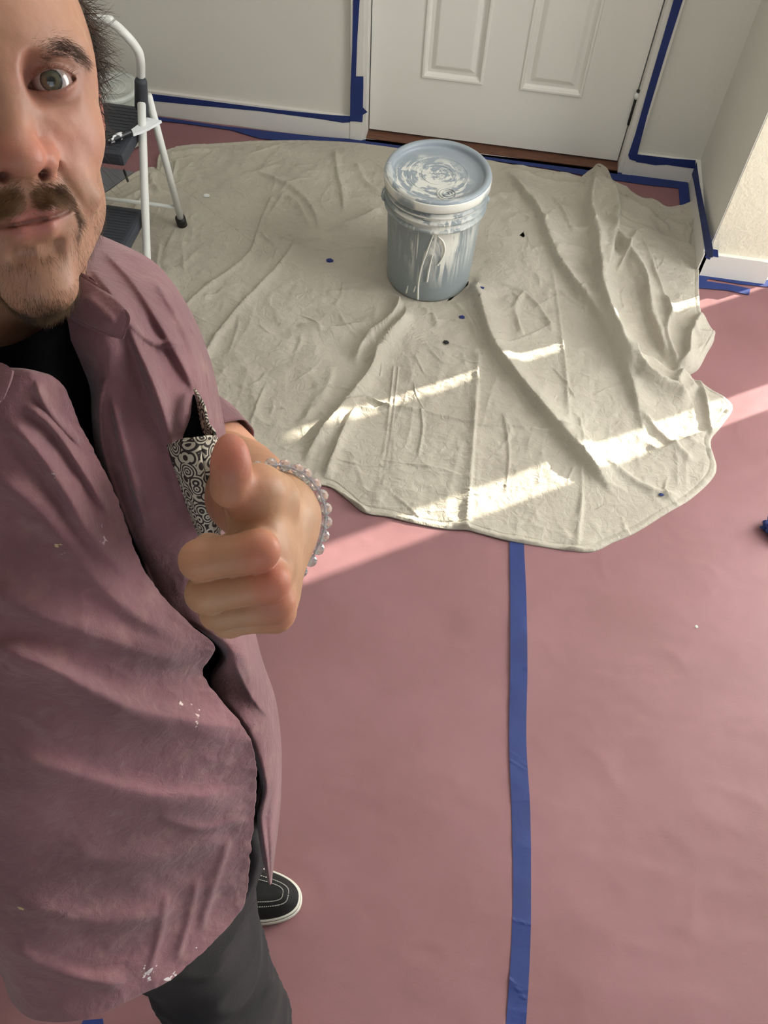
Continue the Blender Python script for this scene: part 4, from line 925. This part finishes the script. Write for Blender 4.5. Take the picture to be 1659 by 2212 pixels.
for s in (1, -1):
    grow('eyebrow', brow*(x*s > 0), 1400, lambda P: np.stack([np.sign(P[:, 0])*.9, 0*P[:, 0], .35-.9*np.clip((np.abs(P[:, 0])-.02)/.03, 0, 1)], 1), .0062, hm_br, width=.00008, curl=.2, lift=.12)
# scalp
sc = scalp(x, y, z, a)
grow('hair', sc, 26000, lambda P: np.stack([P[:, 0]*2, -.75+0*P[:, 0], np.where(P[:, 2] > .05, .4, -.55)], 1), .022, hm_b, width=.00030, curl=.55, lift=.20)
# lashes
E1 = np.array([[sx*(.0165+.029*u), 0, 0] for sx in (1,) for u in np.linspace(.1, .97, 60)])
def lash(sx):
    R_ = []; D = []
    for u in np.linspace(.08, .97, 90):
        xx = .0140+.0305*u; zz = -.0022+.0048*u+.029*u*(1-u)*(1+.3*(.5-u)); r2 = .0136**2-(xx-.0298)**2-(zz-.0018)**2; yy = -.0125+math.sqrt(max(r2, 1e-8)); R_.append([sx*xx, yy, zz+.0004]); D.append([sx*(u-.4)*.9, .9, .35])
    R_ = np.array(R_); D = np.array(D); D /= np.linalg.norm(D, axis=1)[:, None]; return strands('eyelashes', h2w(R_), wv(D*0+np.array([0, .6, .8])), wv(D), .0050, hm_b, width=.00009, curl=.12, lift=.1)
lash(1); lash(-1)

# ---- clothes: grids of (pixel, depth) turned into world points at their own distance
def cr_grid(G, nu, nv):
    G = np.array(G, float)
    def interp(A, n):      # along axis 0
        m = len(A); tt = np.linspace(0, m-1, n); i = np.minimum(tt.astype(int), m-2); f = (tt-i)[:, None, None]
        a, b, c, d = A[np.maximum(i-1, 0)], A[i], A[i+1], A[np.minimum(i+2, m-1)]
        return .5*((2*b)+(-a+c)*f+(2*a-5*b+4*c-d)*f*f+(-a+3*b-3*c+d)*f**3)
    A = interp(G, nv); A = interp(A.transpose(1, 0, 2), nu).transpose(1, 0, 2); return A
def px_dist(PX, PY, pts): return seg_dist(PX, PY, spline2(pts, 5))
def garment(name, G, nu, nv, m, folds=(), seed=0, rough=.0022, edge=True, par=None, thick=.0014, fray=0.):
    A = cr_grid(G, nu, nv); PX, PY, D = A[..., 0].copy(), A[..., 1].copy(), A[..., 2].copy()
    d0 = D.copy()
    for pts, h, wpx, asy in folds:
        d, sg, fr = px_dist(PX, PY, pts); st = sg*asy > 0; wd = wpx*np.where(st, 1-.7*abs(asy), 1+.8*abs(asy)); e = smooth01(fr/.18)*smooth01((1-fr)/.18)
        D -= h*e/(1+(d/(wd*.62))**2)**1.6
    wpt = CAM+np.einsum('ij,uvj->uvi', RC, np.stack([(PX-CX)/F*D, (PY-CY)/F*D, D], -1))
    x, y, z = wpt[..., 0], wpt[..., 1], wpt[..., 2]
    nz = rough*(fbm(x*9+seed, y*9, z*7, 3)+.45*(1-np.abs(fbm(x*22+seed, y*22, z*14, 3))).clip(0, 1)**2+.22*fbm(x*70, y*70, z*55, 3))
    D = D-nz
    if fray:
        u = np.linspace(0, 1, nu)[None, :]; jit = fray*fbm(PY/14., PX/40., seed, 3); PX = PX+jit*smooth01((u-.9)/.1)
    wpt = CAM+np.einsum('ij,uvj->uvi', RC, np.stack([(PX-CX)/F*D, (PY-CY)/F*D, D], -1))
    i = np.arange(nu*nv).reshape(nv, nu); Qd = np.stack([i[:-1, :-1].ravel(), i[1:, :-1].ravel(), i[1:, 1:].ravel(), i[:-1, 1:].ravel()], 1)
    o = np_mesh(name, wpt.reshape(-1, 3), Qd, m); s = o.modifiers.new('thick', 'SOLIDIFY'); s.thickness = thick; s.offset = 0
    fix(o, person) if par is None else pchild(o, par)
    return o
def shirt_mat():
    m = mat('maroon_cotton', (135, 93, 99), .85, (114, 78, 83), nscale=7, sheen=.2); t = NT(m); p = t.n['Principled BSDF']; tc = t.new('ShaderNodeTexCoord')
    src = p.inputs['Base Color'].links[0].from_socket
    nn = t.new('ShaderNodeTexNoise', Scale=48, Detail=7); t.link(tc.outputs['Object'], nn.inputs['Vector'])
    r0 = t.new('ShaderNodeMapRange'); r0.inputs[1].default_value = .52; r0.inputs[2].default_value = .75; r0.inputs[4].default_value = .45; t.link(nn.outputs[0], r0.inputs[0])
    x0 = t.new('ShaderNodeMix', data_type='RGBA'); t.link(r0.outputs[0], x0.inputs[0]); t.link(src, x0.inputs[6]); x0.inputs[7].default_value = (*lin((150, 116, 110)), 1); src = x0.outputs[2]
    n2 = t.new('ShaderNodeTexNoise', Scale=170, Detail=5); t.link(tc.outputs['Object'], n2.inputs['Vector'])
    for (px, py, d, r, col) in [(122, 1200, .60, .012, (196, 172, 128)), (128, 1245, .605, .013, (190, 168, 124)), (238, 1152, .63, .012, (206, 186, 198)), (128, 1025, .575, .007, (198, 190, 190)), (412, 1545, .76, .014, (224, 206, 198)), (395, 1522, .75, .008, (226, 210, 204)), (40, 1975, .80, .012, (196, 172, 122)), (325, 2105, .91, .016, (224, 214, 214)), (375, 2120, .93, .016, (224, 214, 214)), (315, 1027, .65, .004, (220, 190, 160)), (235, 1806, .82, .004, (226, 216, 216)), (226, 1715, .80, .004, (230, 222, 222)), (280, 1520, .68, .003, (230, 222, 222)), (425, 2045, .95, .004, (232, 226, 226)), (505, 1440, .80, .012, (182, 168, 120))]:
        dn = t.new('ShaderNodeVectorMath', operation='DISTANCE'); dn.inputs[1].default_value = tuple(at(px, py, d)); t.link(tc.outputs['Object'], dn.inputs[0])
        a_ = t.new('ShaderNodeMapRange'); a_.inputs[1].default_value = r*1.15; a_.inputs[2].default_value = r*.2; a_.inputs[3].default_value = 0; a_.inputs[4].default_value = .32; t.link(dn.outputs['Value'], a_.inputs[0])
        s_ = t.new('ShaderNodeMath', operation='ADD'); t.link(a_.outputs[0], s_.inputs[0]); t.link(n2.outputs[0], s_.inputs[1])
        k = t.new('ShaderNodeMapRange'); k.inputs[1].default_value = .77; k.inputs[2].default_value = .80; t.link(s_.outputs[0], k.inputs[0])
        g = t.new('ShaderNodeMath', operation='MULTIPLY'); t.link(k.outputs[0], g.inputs[0]); c0 = t.new('ShaderNodeMath', operation='GREATER_THAN'); c0.inputs[1].default_value = .01; t.link(a_.outputs[0], c0.inputs[0]); t.link(c0.outputs[0], g.inputs[1])
        x1 = t.new('ShaderNodeMix', data_type='RGBA'); t.link(g.outputs[0], x1.inputs[0]); t.link(src, x1.inputs[6]); x1.inputs[7].default_value = (*lin(col), 1); src = x1.outputs[2]
    t.link(src, p.inputs['Base Color'])
    w1 = t.new('ShaderNodeTexNoise', Scale=900, Detail=2); t.link(tc.outputs['Object'], w1.inputs['Vector']); w2 = t.new('ShaderNodeTexNoise', Scale=75, Detail=5, Distortion=1.); t.link(tc.outputs['Object'], w2.inputs['Vector'])
    b0 = t.new('ShaderNodeBump', Strength=.35, Distance=.004); t.link(w2.outputs[0], b0.inputs['Height']); b1 = t.new('ShaderNodeBump', Strength=.5, Distance=.0006); t.link(w1.outputs[0], b1.inputs['Height']); t.link(b0.outputs[0], b1.inputs['Normal']); t.link(b1.outputs[0], p.inputs['Normal'])
    return m
M['shirt'] = shirt_mat(); M['tee'] = mat('black_knit', (9, 8, 10), .95, bump=.3, bscale=500, bdist=.0006); M['tee'].node_tree.nodes['Principled BSDF'].inputs['Specular IOR Level'].default_value = .08
GL = [[(110,560,.67),(150,535,.70),(178,515,.74),(205,506,.78),(225,514,.84)],
 [(130,625,.625),(200,600,.655),(262,575,.70),(305,558,.745),(333,568,.82)],
 [(148,700,.605),(232,690,.605),(312,665,.655),(375,642,.71),(408,668,.80)],
 [(165,790,.635),(238,795,.615),(330,780,.650),(410,760,.70),(452,775,.79)],
 [(196,880,.690),(211,885,.635),(330,880,.650),(425,865,.695),(474,868,.79)],
 [(210,975,.720),(218,985,.660),(330,990,.665),(425,980,.70),(490,960,.79)],
 [(250,1078,.745),(258,1085,.688),(350,1100,.69),(440,1100,.73),(505,1080,.82)],
 [(303,1192,.77),(312,1200,.720),(390,1210,.73),(465,1220,.77),(520,1210,.86)],
 [(322,1280,.775),(345,1300,.755),(420,1310,.765),(490,1320,.80),(540,1320,.90)],
 [(470,1395,.850),(488,1400,.795),(512,1404,.80),(535,1410,.84),(564,1420,.94)],
 [(452,1476,.890),(459,1480,.850),(515,1495,.86),(558,1505,.89),(594,1510,.99)],
 [(528,1580,.925),(535,1580,.885),(565,1585,.90),(590,1590,.94),(606,1600,1.02)],
 [(564,1690,.975),(572,1690,.930),(585,1690,.94),(597,1690,.97),(607,1690,1.04)],
 [(556,1760,.99),(562,1760,.960),(575,1765,.97),(590,1770,.99),(602,1770,1.06)],
 [(565,1840,1.005),(573,1840,.990),(580,1845,1.0),(588,1845,1.01),(593,1845,1.06)],
 [(580,1905,1.03),(582,1908,1.03),(583,1911,1.03),(584,1910,1.035),(586,1906,1.05)]]
FL = [([(200,520),(280,600),(345,700),(400,800),(430,870)], .012, 26, .4), ([(180,560),(250,650),(300,760),(340,870),(372,960)], .012, 24, .4), ([(285,735),(320,800),(350,880),(380,1000),(400,1100)], .010, 20, .3), ([(240,850),(262,950),(290,1050),(320,1150)], .010, 16, .5),
      ([(330,600),(390,700),(425,800),(432,845)], .010, 14, -.5), ([(400,690),(440,770),(450,850)], .008, 10, .6), ([(238,800),(218,860),(222,960),(250,1060),(300,1190),(345,1300)], .006, 9, -.3), ([(460,1300),(520,1350),(560,1420)], .006, 20, .4), ([(500,1420),(540,1500),(590,1560)], .006, 14, .4), ([(270,690),(330,740),(400,740)], .008, 14, .4)]
lp = garment('shirt_left_panel', GL, 170, 420, M['shirt'], FL, 2., .0035)
lp['label'] = 'left shirt front hanging open'
GR = [[(-330,830,.72),(-200,800,.62),(-70,790,.575),(10,795,.572),(26,800,.575)],
 [(-345,920,.70),(-190,880,.58),(-40,848,.555),(60,815,.560),(122,820,.580)],
 [(-350,1030,.70),(-180,1000,.58),(-10,965,.560),(90,935,.580),(178,928,.615)],
 [(-350,1150,.72),(-180,1130,.61),(0,1100,.585),(140,1080,.605),(250,1072,.650)],
 [(-350,1280,.74),(-180,1260,.63),(0,1240,.605),(170,1230,.630),(312,1235,.690)],
 [(-340,1400,.78),(-180,1380,.66),(0,1370,.625),(210,1350,.655),(402,1342,.725)],
 [(-335,1450,.80),(-180,1430,.675),(0,1425,.635),(230,1405,.67),(464,1396,.752)],
 [(-330,1500,.82),(-180,1480,.69),(0,1470,.645),(240,1460,.685),(441,1462,.775)],
 [(-320,1620,.86),(-160,1600,.73),(20,1590,.680),(280,1590,.730),(536,1590,.830)],
 [(-300,1740,.90),(-140,1720,.77),(30,1710,.720),(290,1710,.780),(554,1700,.890)],
 [(-280,1850,.94),(-130,1840,.81),(30,1830,.770),(290,1830,.830),(541,1830,.945)],
 [(-210,1940,.98),(-100,1960,.85),(30,1960,.810),(280,1950,.870),(526,1950,.985)],
 [(-85,2010,.99),(-30,2045,.89),(50,2060,.850),(260,2050,.890),(462,2032,.965)],
 [(-8,2060,.97),(10,2115,.92),(60,2140,.885),(210,2140,.890),(370,2115,.935)],
 [(8,2110,.97),(28,2165,.93),(80,2203,.905),(190,2199,.895),(318,2140,.925)]]
FR = [([(0,905),(70,960),(140,1060),(200,1160),(290,1260)], .014, 34, .3), ([(40,870),(110,920),(180,1020),(240,1120)], .010, 18, .5), ([(-60,1010),(60,1080),(160,1190),(260,1300),(420,1400)], .014, 60, .3), ([(75,815),(100,880),(180,970)], .006, 14, .3),
      ([(-60,1380),(100,1440),(280,1530),(430,1560),(545,1585)], .022, 60, -.4), ([(-60,1260),(120,1340),(300,1400),(440,1440)], .012, 60, .3), ([(0,1620),(150,1670),(330,1720),(540,1720)], .016, 60, -.3), ([(120,1830),(300,1860),(500,1800)], .010, 60, .3), ([(330,1760),(440,1790),(540,1760)], .006, 20, .5),
      ([(430,2020),(460,1920),(500,1800)], .006, 18, .3), ([(380,2080),(410,1980),(430,1880)], .006, 16, .4), ([(320,2110),(350,2000),(360,1920)], .005, 16, .3), ([(10,2040),(100,2090),(200,2120),(280,2120)], .012, 30, .5), ([(0,1930),(200,1990),(400,1960)], .010, 50, .3)]
rp = garment('shirt_right_panel', GR, 260, 460, M['shirt'], FR, 7., .0040, fray=2.2)
rp['label'] = 'right shirt front pulled across, flecked with paint'
# shirt back, closing the body of the shirt behind both fronts
GB = []
for r in range(12):
    u = r/11; li = GR[min(int(u*11.99)+1, 12)][0]; ri = GL[min(int(3+u*10), 13)][-1]
    dl, dr2 = li[2]+.01, ri[2]+.01; row = []
    for k in range(7):
        s = k/6; row.append((li[0]*(1-s)+ri[0]*s+(6 if k == 0 else -6 if k == 6 else 0), li[1]*(1-s)+ri[1]*s, dl*(1-s)+dr2*s+.20*math.sin(math.pi*s)**.6))
    GB.append(row)
sbk = garment('shirt_back', GB, 70, 110, M['shirt'], (), 12., .005)
# sleeves
def sleeve(name, pts, radii, seed, end_open=True):
    P = spline2([np.array(p) for p in pts], 12); Rr = np.interp(np.linspace(0, len(radii)-1, len(P)), range(len(radii)), radii); n = 72; V = []; upv = None
    for i in range(len(P)):
        t_ = nrm(P[min(i+1, len(P)-1)]-P[max(i-1, 0)]); upv = nrm(np.cross(t_, [0, 0, 1])) if upv is None else nrm(upv-upv.dot(t_)*t_); s_ = np.cross(t_, upv)
        for k in range(n):
            a_ = 2*math.pi*k/n; w_ = math.cos(a_)*upv+math.sin(a_)*s_; q = P[i]+w_*Rr[i]; rr = .006*float(noise3(*(q*16+seed)))+.004*float(noise3(*(q*40+seed))); V.append(q+w_*rr)
    Qd = [[i*n+k, i*n+(k+1) % n, (i+1)*n+(k+1) % n, (i+1)*n+k] for i in range(len(P)-1) for k in range(n)]
    o = np_mesh(name, np.array(V), np.array(Qd), M['shirt']); s = o.modifiers.new('t', 'SOLIDIFY'); s.thickness = .0016; fix(o, person); return o
sleeve('sleeve', [at(225, 700, .855), at(290, 820, .862), at(365, 915, .862), at(452, 1006, .845)], [.058, .062, .061, .057], 3.)
sleeve('sleeve', [shR+np.array([.03, .03, .0]), shR, shR*.5+elR*.5, elR*.85+shR*.15], [.070, .072, .068, .062], 8.)
# collar leaves with their stitched edges
GC = [[(112,560,.640),(140,572,.622),(166,582,.612),(192,602,.603)], [(118,600,.622),(160,610,.604),(205,622,.596),(240,640,.590)], [(128,640,.610),(180,655,.592),(232,662,.585),(270,666,.582)], [(142,668,.602),(185,690,.590),(235,700,.582),(282,690,.582)], [(150,684,.603),(185,704,.593),(228,722,.587),(266,732,.588)]]
co = garment('collar', GC, 60, 60, M['shirt'], [([(162,592),(215,625),(262,660),(275,690),(262,722)], -.0018, 3, 0), ([(160,684),(200,704),(250,724)], -.0022, 3, 0), ([(185,640),(230,680),(250,700)], .004, 16, .3)], 4., .0020, thick=.003)
GC2 = [[(-160,740,.60),(-90,760,.57),(-30,780,.552),(10,788,.547),(28,800,.545)], [(-150,790,.585),(-80,800,.560),(-25,812,.546),(5,815,.543),(24,822,.543)], [(-130,850,.575),(-70,860,.556),(-30,868,.545),(-8,872,.541),(8,862,.542)]]
garment('collar', GC2, 50, 36, M['shirt'], (), 5., .0018, thick=.003)
# inner facing (placket) ridge on the right front, under the collar
# pocket of printed cloth, gaping open
def print_mat():
    m = mat('printed_cotton', (206, 200, 182), .85); t = NT(m); p = t.n['Principled BSDF']; tc = t.new('ShaderNodeTexCoord')
    n0 = t.new('ShaderNodeTexNoise', Scale=26, Detail=3); t.link(tc.outputs['Object'], n0.inputs['Vector'])
    vo = t.new('ShaderNodeTexVoronoi', Scale=90); vo.inputs['Randomness'].default_value = 1; t.link(tc.outputs['Object'], vo.inputs['Vector'])
    mu = t.new('ShaderNodeMath', operation='MULTIPLY'); mu.inputs[1].default_value = 30; t.link(vo.outputs['Distance'], mu.inputs[0])
    ad = t.new('ShaderNodeMath', operation='MULTIPLY_ADD'); ad.inputs[1].default_value = 9; t.link(n0.outputs[0], ad.inputs[0]); t.link(mu.outputs[0], ad.inputs[2])
    si = t.new('ShaderNodeMath', operation='SINE'); t.link(ad.outputs[0], si.inputs[0]); r = t.new('ShaderNodeMapRange'); r.inputs[1].default_value = -.25; r.inputs[2].default_value = .25; t.link(si.outputs[0], r.inputs[0])
    x_ = t.new('ShaderNodeMix', data_type='RGBA'); x_.inputs[6].default_value = (*lin((52, 46, 44)), 1); x_.inputs[7].default_value = (*lin((196, 190, 172)), 1); t.link(r.outputs[0], x_.inputs[0]); t.link(x_.outputs[2], p.inputs['Base Color']); return m
M['print'] = print_mat()
GP = [[(362,962,.648),(392,948,.632),(425,944,.630),(455,940,.640),(468,945,.655)], [(374,1000,.652),(400,992,.636),(430,990,.634),(455,990,.645),(466,995,.660)], [(388,1040,.662),(412,1040,.646),(438,1042,.644),(462,1046,.652),(479,1050,.668)], [(408,1100,.676),(425,1102,.662),(445,1104,.660),(466,1106,.668),(480,1105,.682)], [(432,1160,.690),(442,1166,.680),(455,1170,.678),(466,1168,.684),(474,1160,.694)]]
pk = garment('pocket', GP, 70, 110, M['print'], [([(430,950),(442,1020),(456,1090),(462,1150)], -.004, 5, .3), ([(370,975),(400,1060),(430,1140)], .002, 4, 0), ([(366,965),(420,950),(462,946)], .0022, 4, 0)], 6., .002, thick=.002)
pk['label'] = 'black and cream printed pocket'
GP2 = [[(420,840,.678),(425,848,.668),(430,856,.664)], [(428,872,.676),(434,872,.666),(442,880,.660)], [(434,905,.676),(443,905,.662),(450,915,.655)], [(440,930,.674),(452,928,.658),(462,930,.650)], [(450,945,.670),(458,942,.655),(466,942,.650)]]
garment('pocket_flap', GP2, 14, 60, M['print'], (), 9., .0012, thick=.002)
GH = [[(398,870,.690),(415,852,.688),(428,862,.686)], [(398,905,.684),(418,900,.684),(438,900,.680)], [(392,945,.678),(425,940,.680),(455,938,.676)], [(392,975,.682),(425,975,.684),(455,975,.680)]]
garment('pocket_shade', GH, 16, 24, M['tee'], (), 3., .001)  # black piece put in for the shade inside the gaping pocket
# black T-shirt
GT = [[(-240,790,.66),(-120,762,.60),(0,750,.580),(55,732,.575),(100,705,.582),(150,655,.61)], [(-240,860,.66),(-120,840,.60),(0,815,.585),(70,790,.585),(125,770,.60),(200,740,.64)], [(-240,960,.68),(-120,930,.63),(0,900,.605),(90,880,.605),(170,870,.63),(240,860,.68)], [(-230,1100,.72),(-110,1080,.66),(20,1050,.64),(130,1040,.65),(220,1030,.68),(300,1020,.74)], [(-200,1260,.76),(-80,1240,.70),(60,1220,.68),(190,1210,.70),(290,1210,.735),(380,1210,.80)], [(-150,1420,.82),(0,1400,.74),(140,1380,.72),(280,1380,.745),(400,1390,.80),(500,1400,.88)], [(-100,1600,.88),(60,1590,.80),(220,1580,.79),(360,1580,.83),(480,1590,.90),(560,1600,.98)], [(-60,1800,.96),(100,1800,.88),(260,1790,.87),(400,1790,.92),(500,1790,.98),(545,1790,1.04)]]
garment('t_shirt', GT, 80, 120, M['tee'], (), 1., .003)
# ---- jeans and shoes
kR = at(456, 2090, 1.20); hR = at(330, 1880, 1.08); hL = at(395, 1760, 1.18); aR = fl(575, 2345, .10); kL = np.array([-.325, .285, .47]); aL = np.array([-.375, .262, .10])
def jeans_sdf(p):
    d = cap(p, hR, kR, .096, .073); d = smin(d, cap(p, kR, aR, .073, .058), .03)
    l = cap(p, hL, kL, .095, .070); l = smin(l, cap(p, kL, aL, .070, .058), .03); d = np.minimum(d, l)
    d = smin(d, cap(p, hR+np.array([-.02, .0, .02]), hL+np.array([-.02, 0, .02]), .11, .11), .05)
    d = smin(d, cap(p, (hR+hL)/2, (hR+hL)/2+np.array([-.02, 0, .18]), .12, .11), .05)
    x, y, z = p; d = d-.011*noise3(x*9, y*9, z*13)-.009*(1-np.abs(noise3(x*13+3, y*13, z*26+x*12)))**2
    d = np.maximum(d, .055-z); return d
JV, JQ = surface_nets(jeans_sdf, (-.60, -.15, .04), (.06, .55, 1.10), .006)
M['jeans'] = mat('grey_black_denim', (46, 43, 44), .9, (24, 23, 27), nscale=7, bump=.35, bscale=300, bdist=.001)
fix(np_mesh('jeans', JV, JQ, M['jeans']), person)
M['canvas_black'] = mat('black_canvas', (14, 14, 15), .85, bump=.3, bscale=700, bdist=.0005); M['foxing'] = mat('white_rubber', (214, 212, 200), .5)
def shoe(toe, ang, name='shoe'):
    """low canvas shoe, toe point and heading"""
    L_, Wd = .288, .108; cs, sn = math.cos(ang), math.sin(ang); base = .0095
    def outline(k=1., n=72):   # u along from toe 0 to heel -L
        P = []
        for i in range(n):
            a_ = 2*math.pi*i/n; ca_, sa_ = math.cos(a_), math.sin(a_)
            ux = (abs(ca_)**.80)*(1 if ca_ >= 0 else -1)*L_/2-L_/2; t_ = -ux/L_; wid = Wd/2*(1-.18*smooth01(np.array((t_-.35)/.5)))*(1-.08*math.exp(-((t_-.62)/.15)**2))
            P.append((ux, (abs(sa_)**.86)*(1 if sa_ >= 0 else -1)*wid))
        P = np.array(P); c_ = np.array([-L_/2, 0]); return c_+(P-c_)*k
    def place(x_, y_, z_): return np.array([toe[0]+x_*cs-y_*sn, toe[1]+x_*sn+y_*cs, base+z_])
    def loft(nm, rings, m, cap_top=True):
        n = 72; V = [place(q[0], q[1], z_) for O, z_ in rings for q in O]; Fq = [[i*n+k, i*n+(k+1) % n, (i+1)*n+(k+1) % n, (i+1)*n+k] for i in range(len(rings)-1) for k in range(n)]
        Fq += [list(range(n))[::-1], [(len(rings)-1)*n+k for k in range(n)]]; o = mesh_obj(nm, V, Fq, m, smooth=True); fix(o, person); return o
    ins = lambda k: (lambda O: np.array([-L_/2, 0])+(O-np.array([-L_/2, 0]))*np.array([1-k/(L_/2), 1-k/(Wd/2)]))(outline())
    loft('shoe_sole', [(ins(.002), 0), (ins(0), .002), (ins(0), .017), (ins(.0015), .0185)], M['foxing'])
    loft('shoe_stripe', [(ins(.0022), .0178), (ins(.0022), .0205)], M['canvas_black'])
    loft('shoe_foxing', [(ins(.003), .0200), (ins(.0025), .021), (ins(.0025), .030), (ins(.004), .0315), (ins(.0062), .0315)], M['foxing'])
    rings = []
    for j in range(14):
        s = j/13; th_ = s*math.pi/2; k = .0055+.040*(1-math.cos(th_)); zt = .028+.040*math.sin(th_); O = ins(k); O = O.copy(); zz = [zt+.022*float(smooth01(np.array((-q[0]-.08)/.10)))*math.sin(th_) for q in O]; rings.append((O, zz))
    n = 72; V = [place(q[0], q[1], z_) for O, zz in rings for q, z_ in zip(O, zz)]; Fq = [[i*n+k, i*n+(k+1) % n, (i+1)*n+(k+1) % n, (i+1)*n+k] for i in range(len(rings)-1) for k in range(n)]+[[(len(rings)-1)*n+k for k in range(n)]]
    up_ = mesh_obj('shoe_upper', V, Fq, M['canvas_black'], smooth=True); fix(up_, person)
    def uz(x_, y_):
        O = outline(); best = 0
        lo_, hi_ = .0055, .0455; c_ = np.array([-L_/2, 0])
        for it in range(18):
            mdl = (lo_+hi_)/2; q = (np.array([x_, y_])-c_)/np.array([1-mdl/(L_/2), 1-mdl/(Wd/2)])+c_; i_n = in_poly(np.array([q[0]]), np.array([q[1]]), O)[0]
            if i_n: lo_ = mdl
            else: hi_ = mdl
        th_ = math.acos(max(-1, min(1, 1-(lo_-.0055)/.040))); return .028+.040*math.sin(th_)+.022*float(smooth01(np.array((-x_-.08)/.10)))*math.sin(th_)
    sm = mat('white_stitch', (190, 188, 180), .7) if 'white_stitch' not in bpy.data.materials else bpy.data.materials['white_stitch']
    for kx, ky, x0 in ((.024, .030, -.10), (.034, .021, -.095)):
        pts = [(-kx-(abs(t_)**2.2)*(-x0-kx), ky*math.copysign(abs(t_)**.62, t_)) for t_ in np.linspace(-1, 1, 60)]
        Vv = []; Ff = []
        for i in range(0, 58, 1):
            a_, b_ = np.array(pts[i]), np.array(pts[i+1]); b_ = a_+(b_-a_)*.62; w_ = nrm([-(b_-a_)[1], (b_-a_)[0]])*.0006; s0 = len(Vv)
            for q in (a_-w_, a_+w_, b_+w_, b_-w_): Vv.append(place(q[0], q[1], uz(*q)+.0009))
            Ff.append([s0, s0+1, s0+2, s0+3])
        o = mesh_obj('shoe_stitching', Vv, Ff, sm); o['kind'] = 'stuff'; sd_ = o.modifiers.new('t', 'SOLIDIFY'); sd_.thickness = .0006; fix(o, person)
tp = fl(652, 1948, .02); shoe(tp[:2], math.radians(3))
tp2 = fl(700, 2330, .02); shoe(tp2[:2], math.radians(-8))
# ---- bracelet of clear beads round the left wrist
bmt = mat('clear_bead', (250, 252, 255), .03, trans=.8, ior=1.5, coat=1)
ax_ = nrm(J['wrist']-J['elbow']); wc = J['wrist']+ax_*.004; e1 = nrm(np.cross(ax_, [0, 0, 1])); e2 = np.cross(ax_, e1)
br = empty('bracelet', 'bracelet of clear faceted glass beads around his left wrist', 'bracelet', c2w(wc))
bead0 = None
def hit_r(a_):
    u_ = e1*math.cos(a_)+e2*math.sin(a_); rr = np.linspace(.015, .06, 300); pts = wc[:, None]+u_[:, None]*rr; v = hand_sdf((pts[0], pts[1], pts[2])); i = np.argmax(v > 0); return rr[i], u_
a_ = 0; nb = 0
while a_ < 2*math.pi-.12 and nb < 60:
    r_, u_ = hit_r(a_); rad = .0045
    hide = wc+u_*(r_+rad*.9)
    if CX+F*hide[0]/hide[2] < 515 and hide[2] < .60: a_ += 2*rad*1.06/(r_+rad); continue
    pos = c2w(wc+u_*(r_+rad*.9)+ax_*(.004*math.sin(a_)))
    if bead0 is None:
        bm = bmesh.new(); bmesh.ops.create_icosphere(bm, subdivisions=2, radius=rad); me = bpy.data.meshes.new('bead'); bm.to_mesh(me); bm.free(); me.materials.append(bmt); bead0 = me
    o = bpy.data.objects.new('bead', bead0); COL.objects.link(o); o.location = Vector(tuple(pos)); fix(o, br); a_ += 2*rad*1.06/(r_+rad); nb += 1
P = []; gap = []
for k in range(72):
    a_ = 2*math.pi*k/72; r_, u_ = hit_r(a_); q = wc+u_*(r_+.0036)+ax_*(.004*math.sin(a_)); P.append(c2w(q)); gap.append(CX+F*q[0]/q[2] < 515 and q[2] < .60)
if any(gap):
    k0 = [k for k in range(72) if gap[k-1] and not gap[k]][0]; P = [P[(k0+k) % 72] for k in range(72) if not gap[(k0+k) % 72]]
tube('cord', P, .0006, mat('clear_cord', (200, 200, 205), .4), br, seg=6, cyc=not any(gap), sub=1)
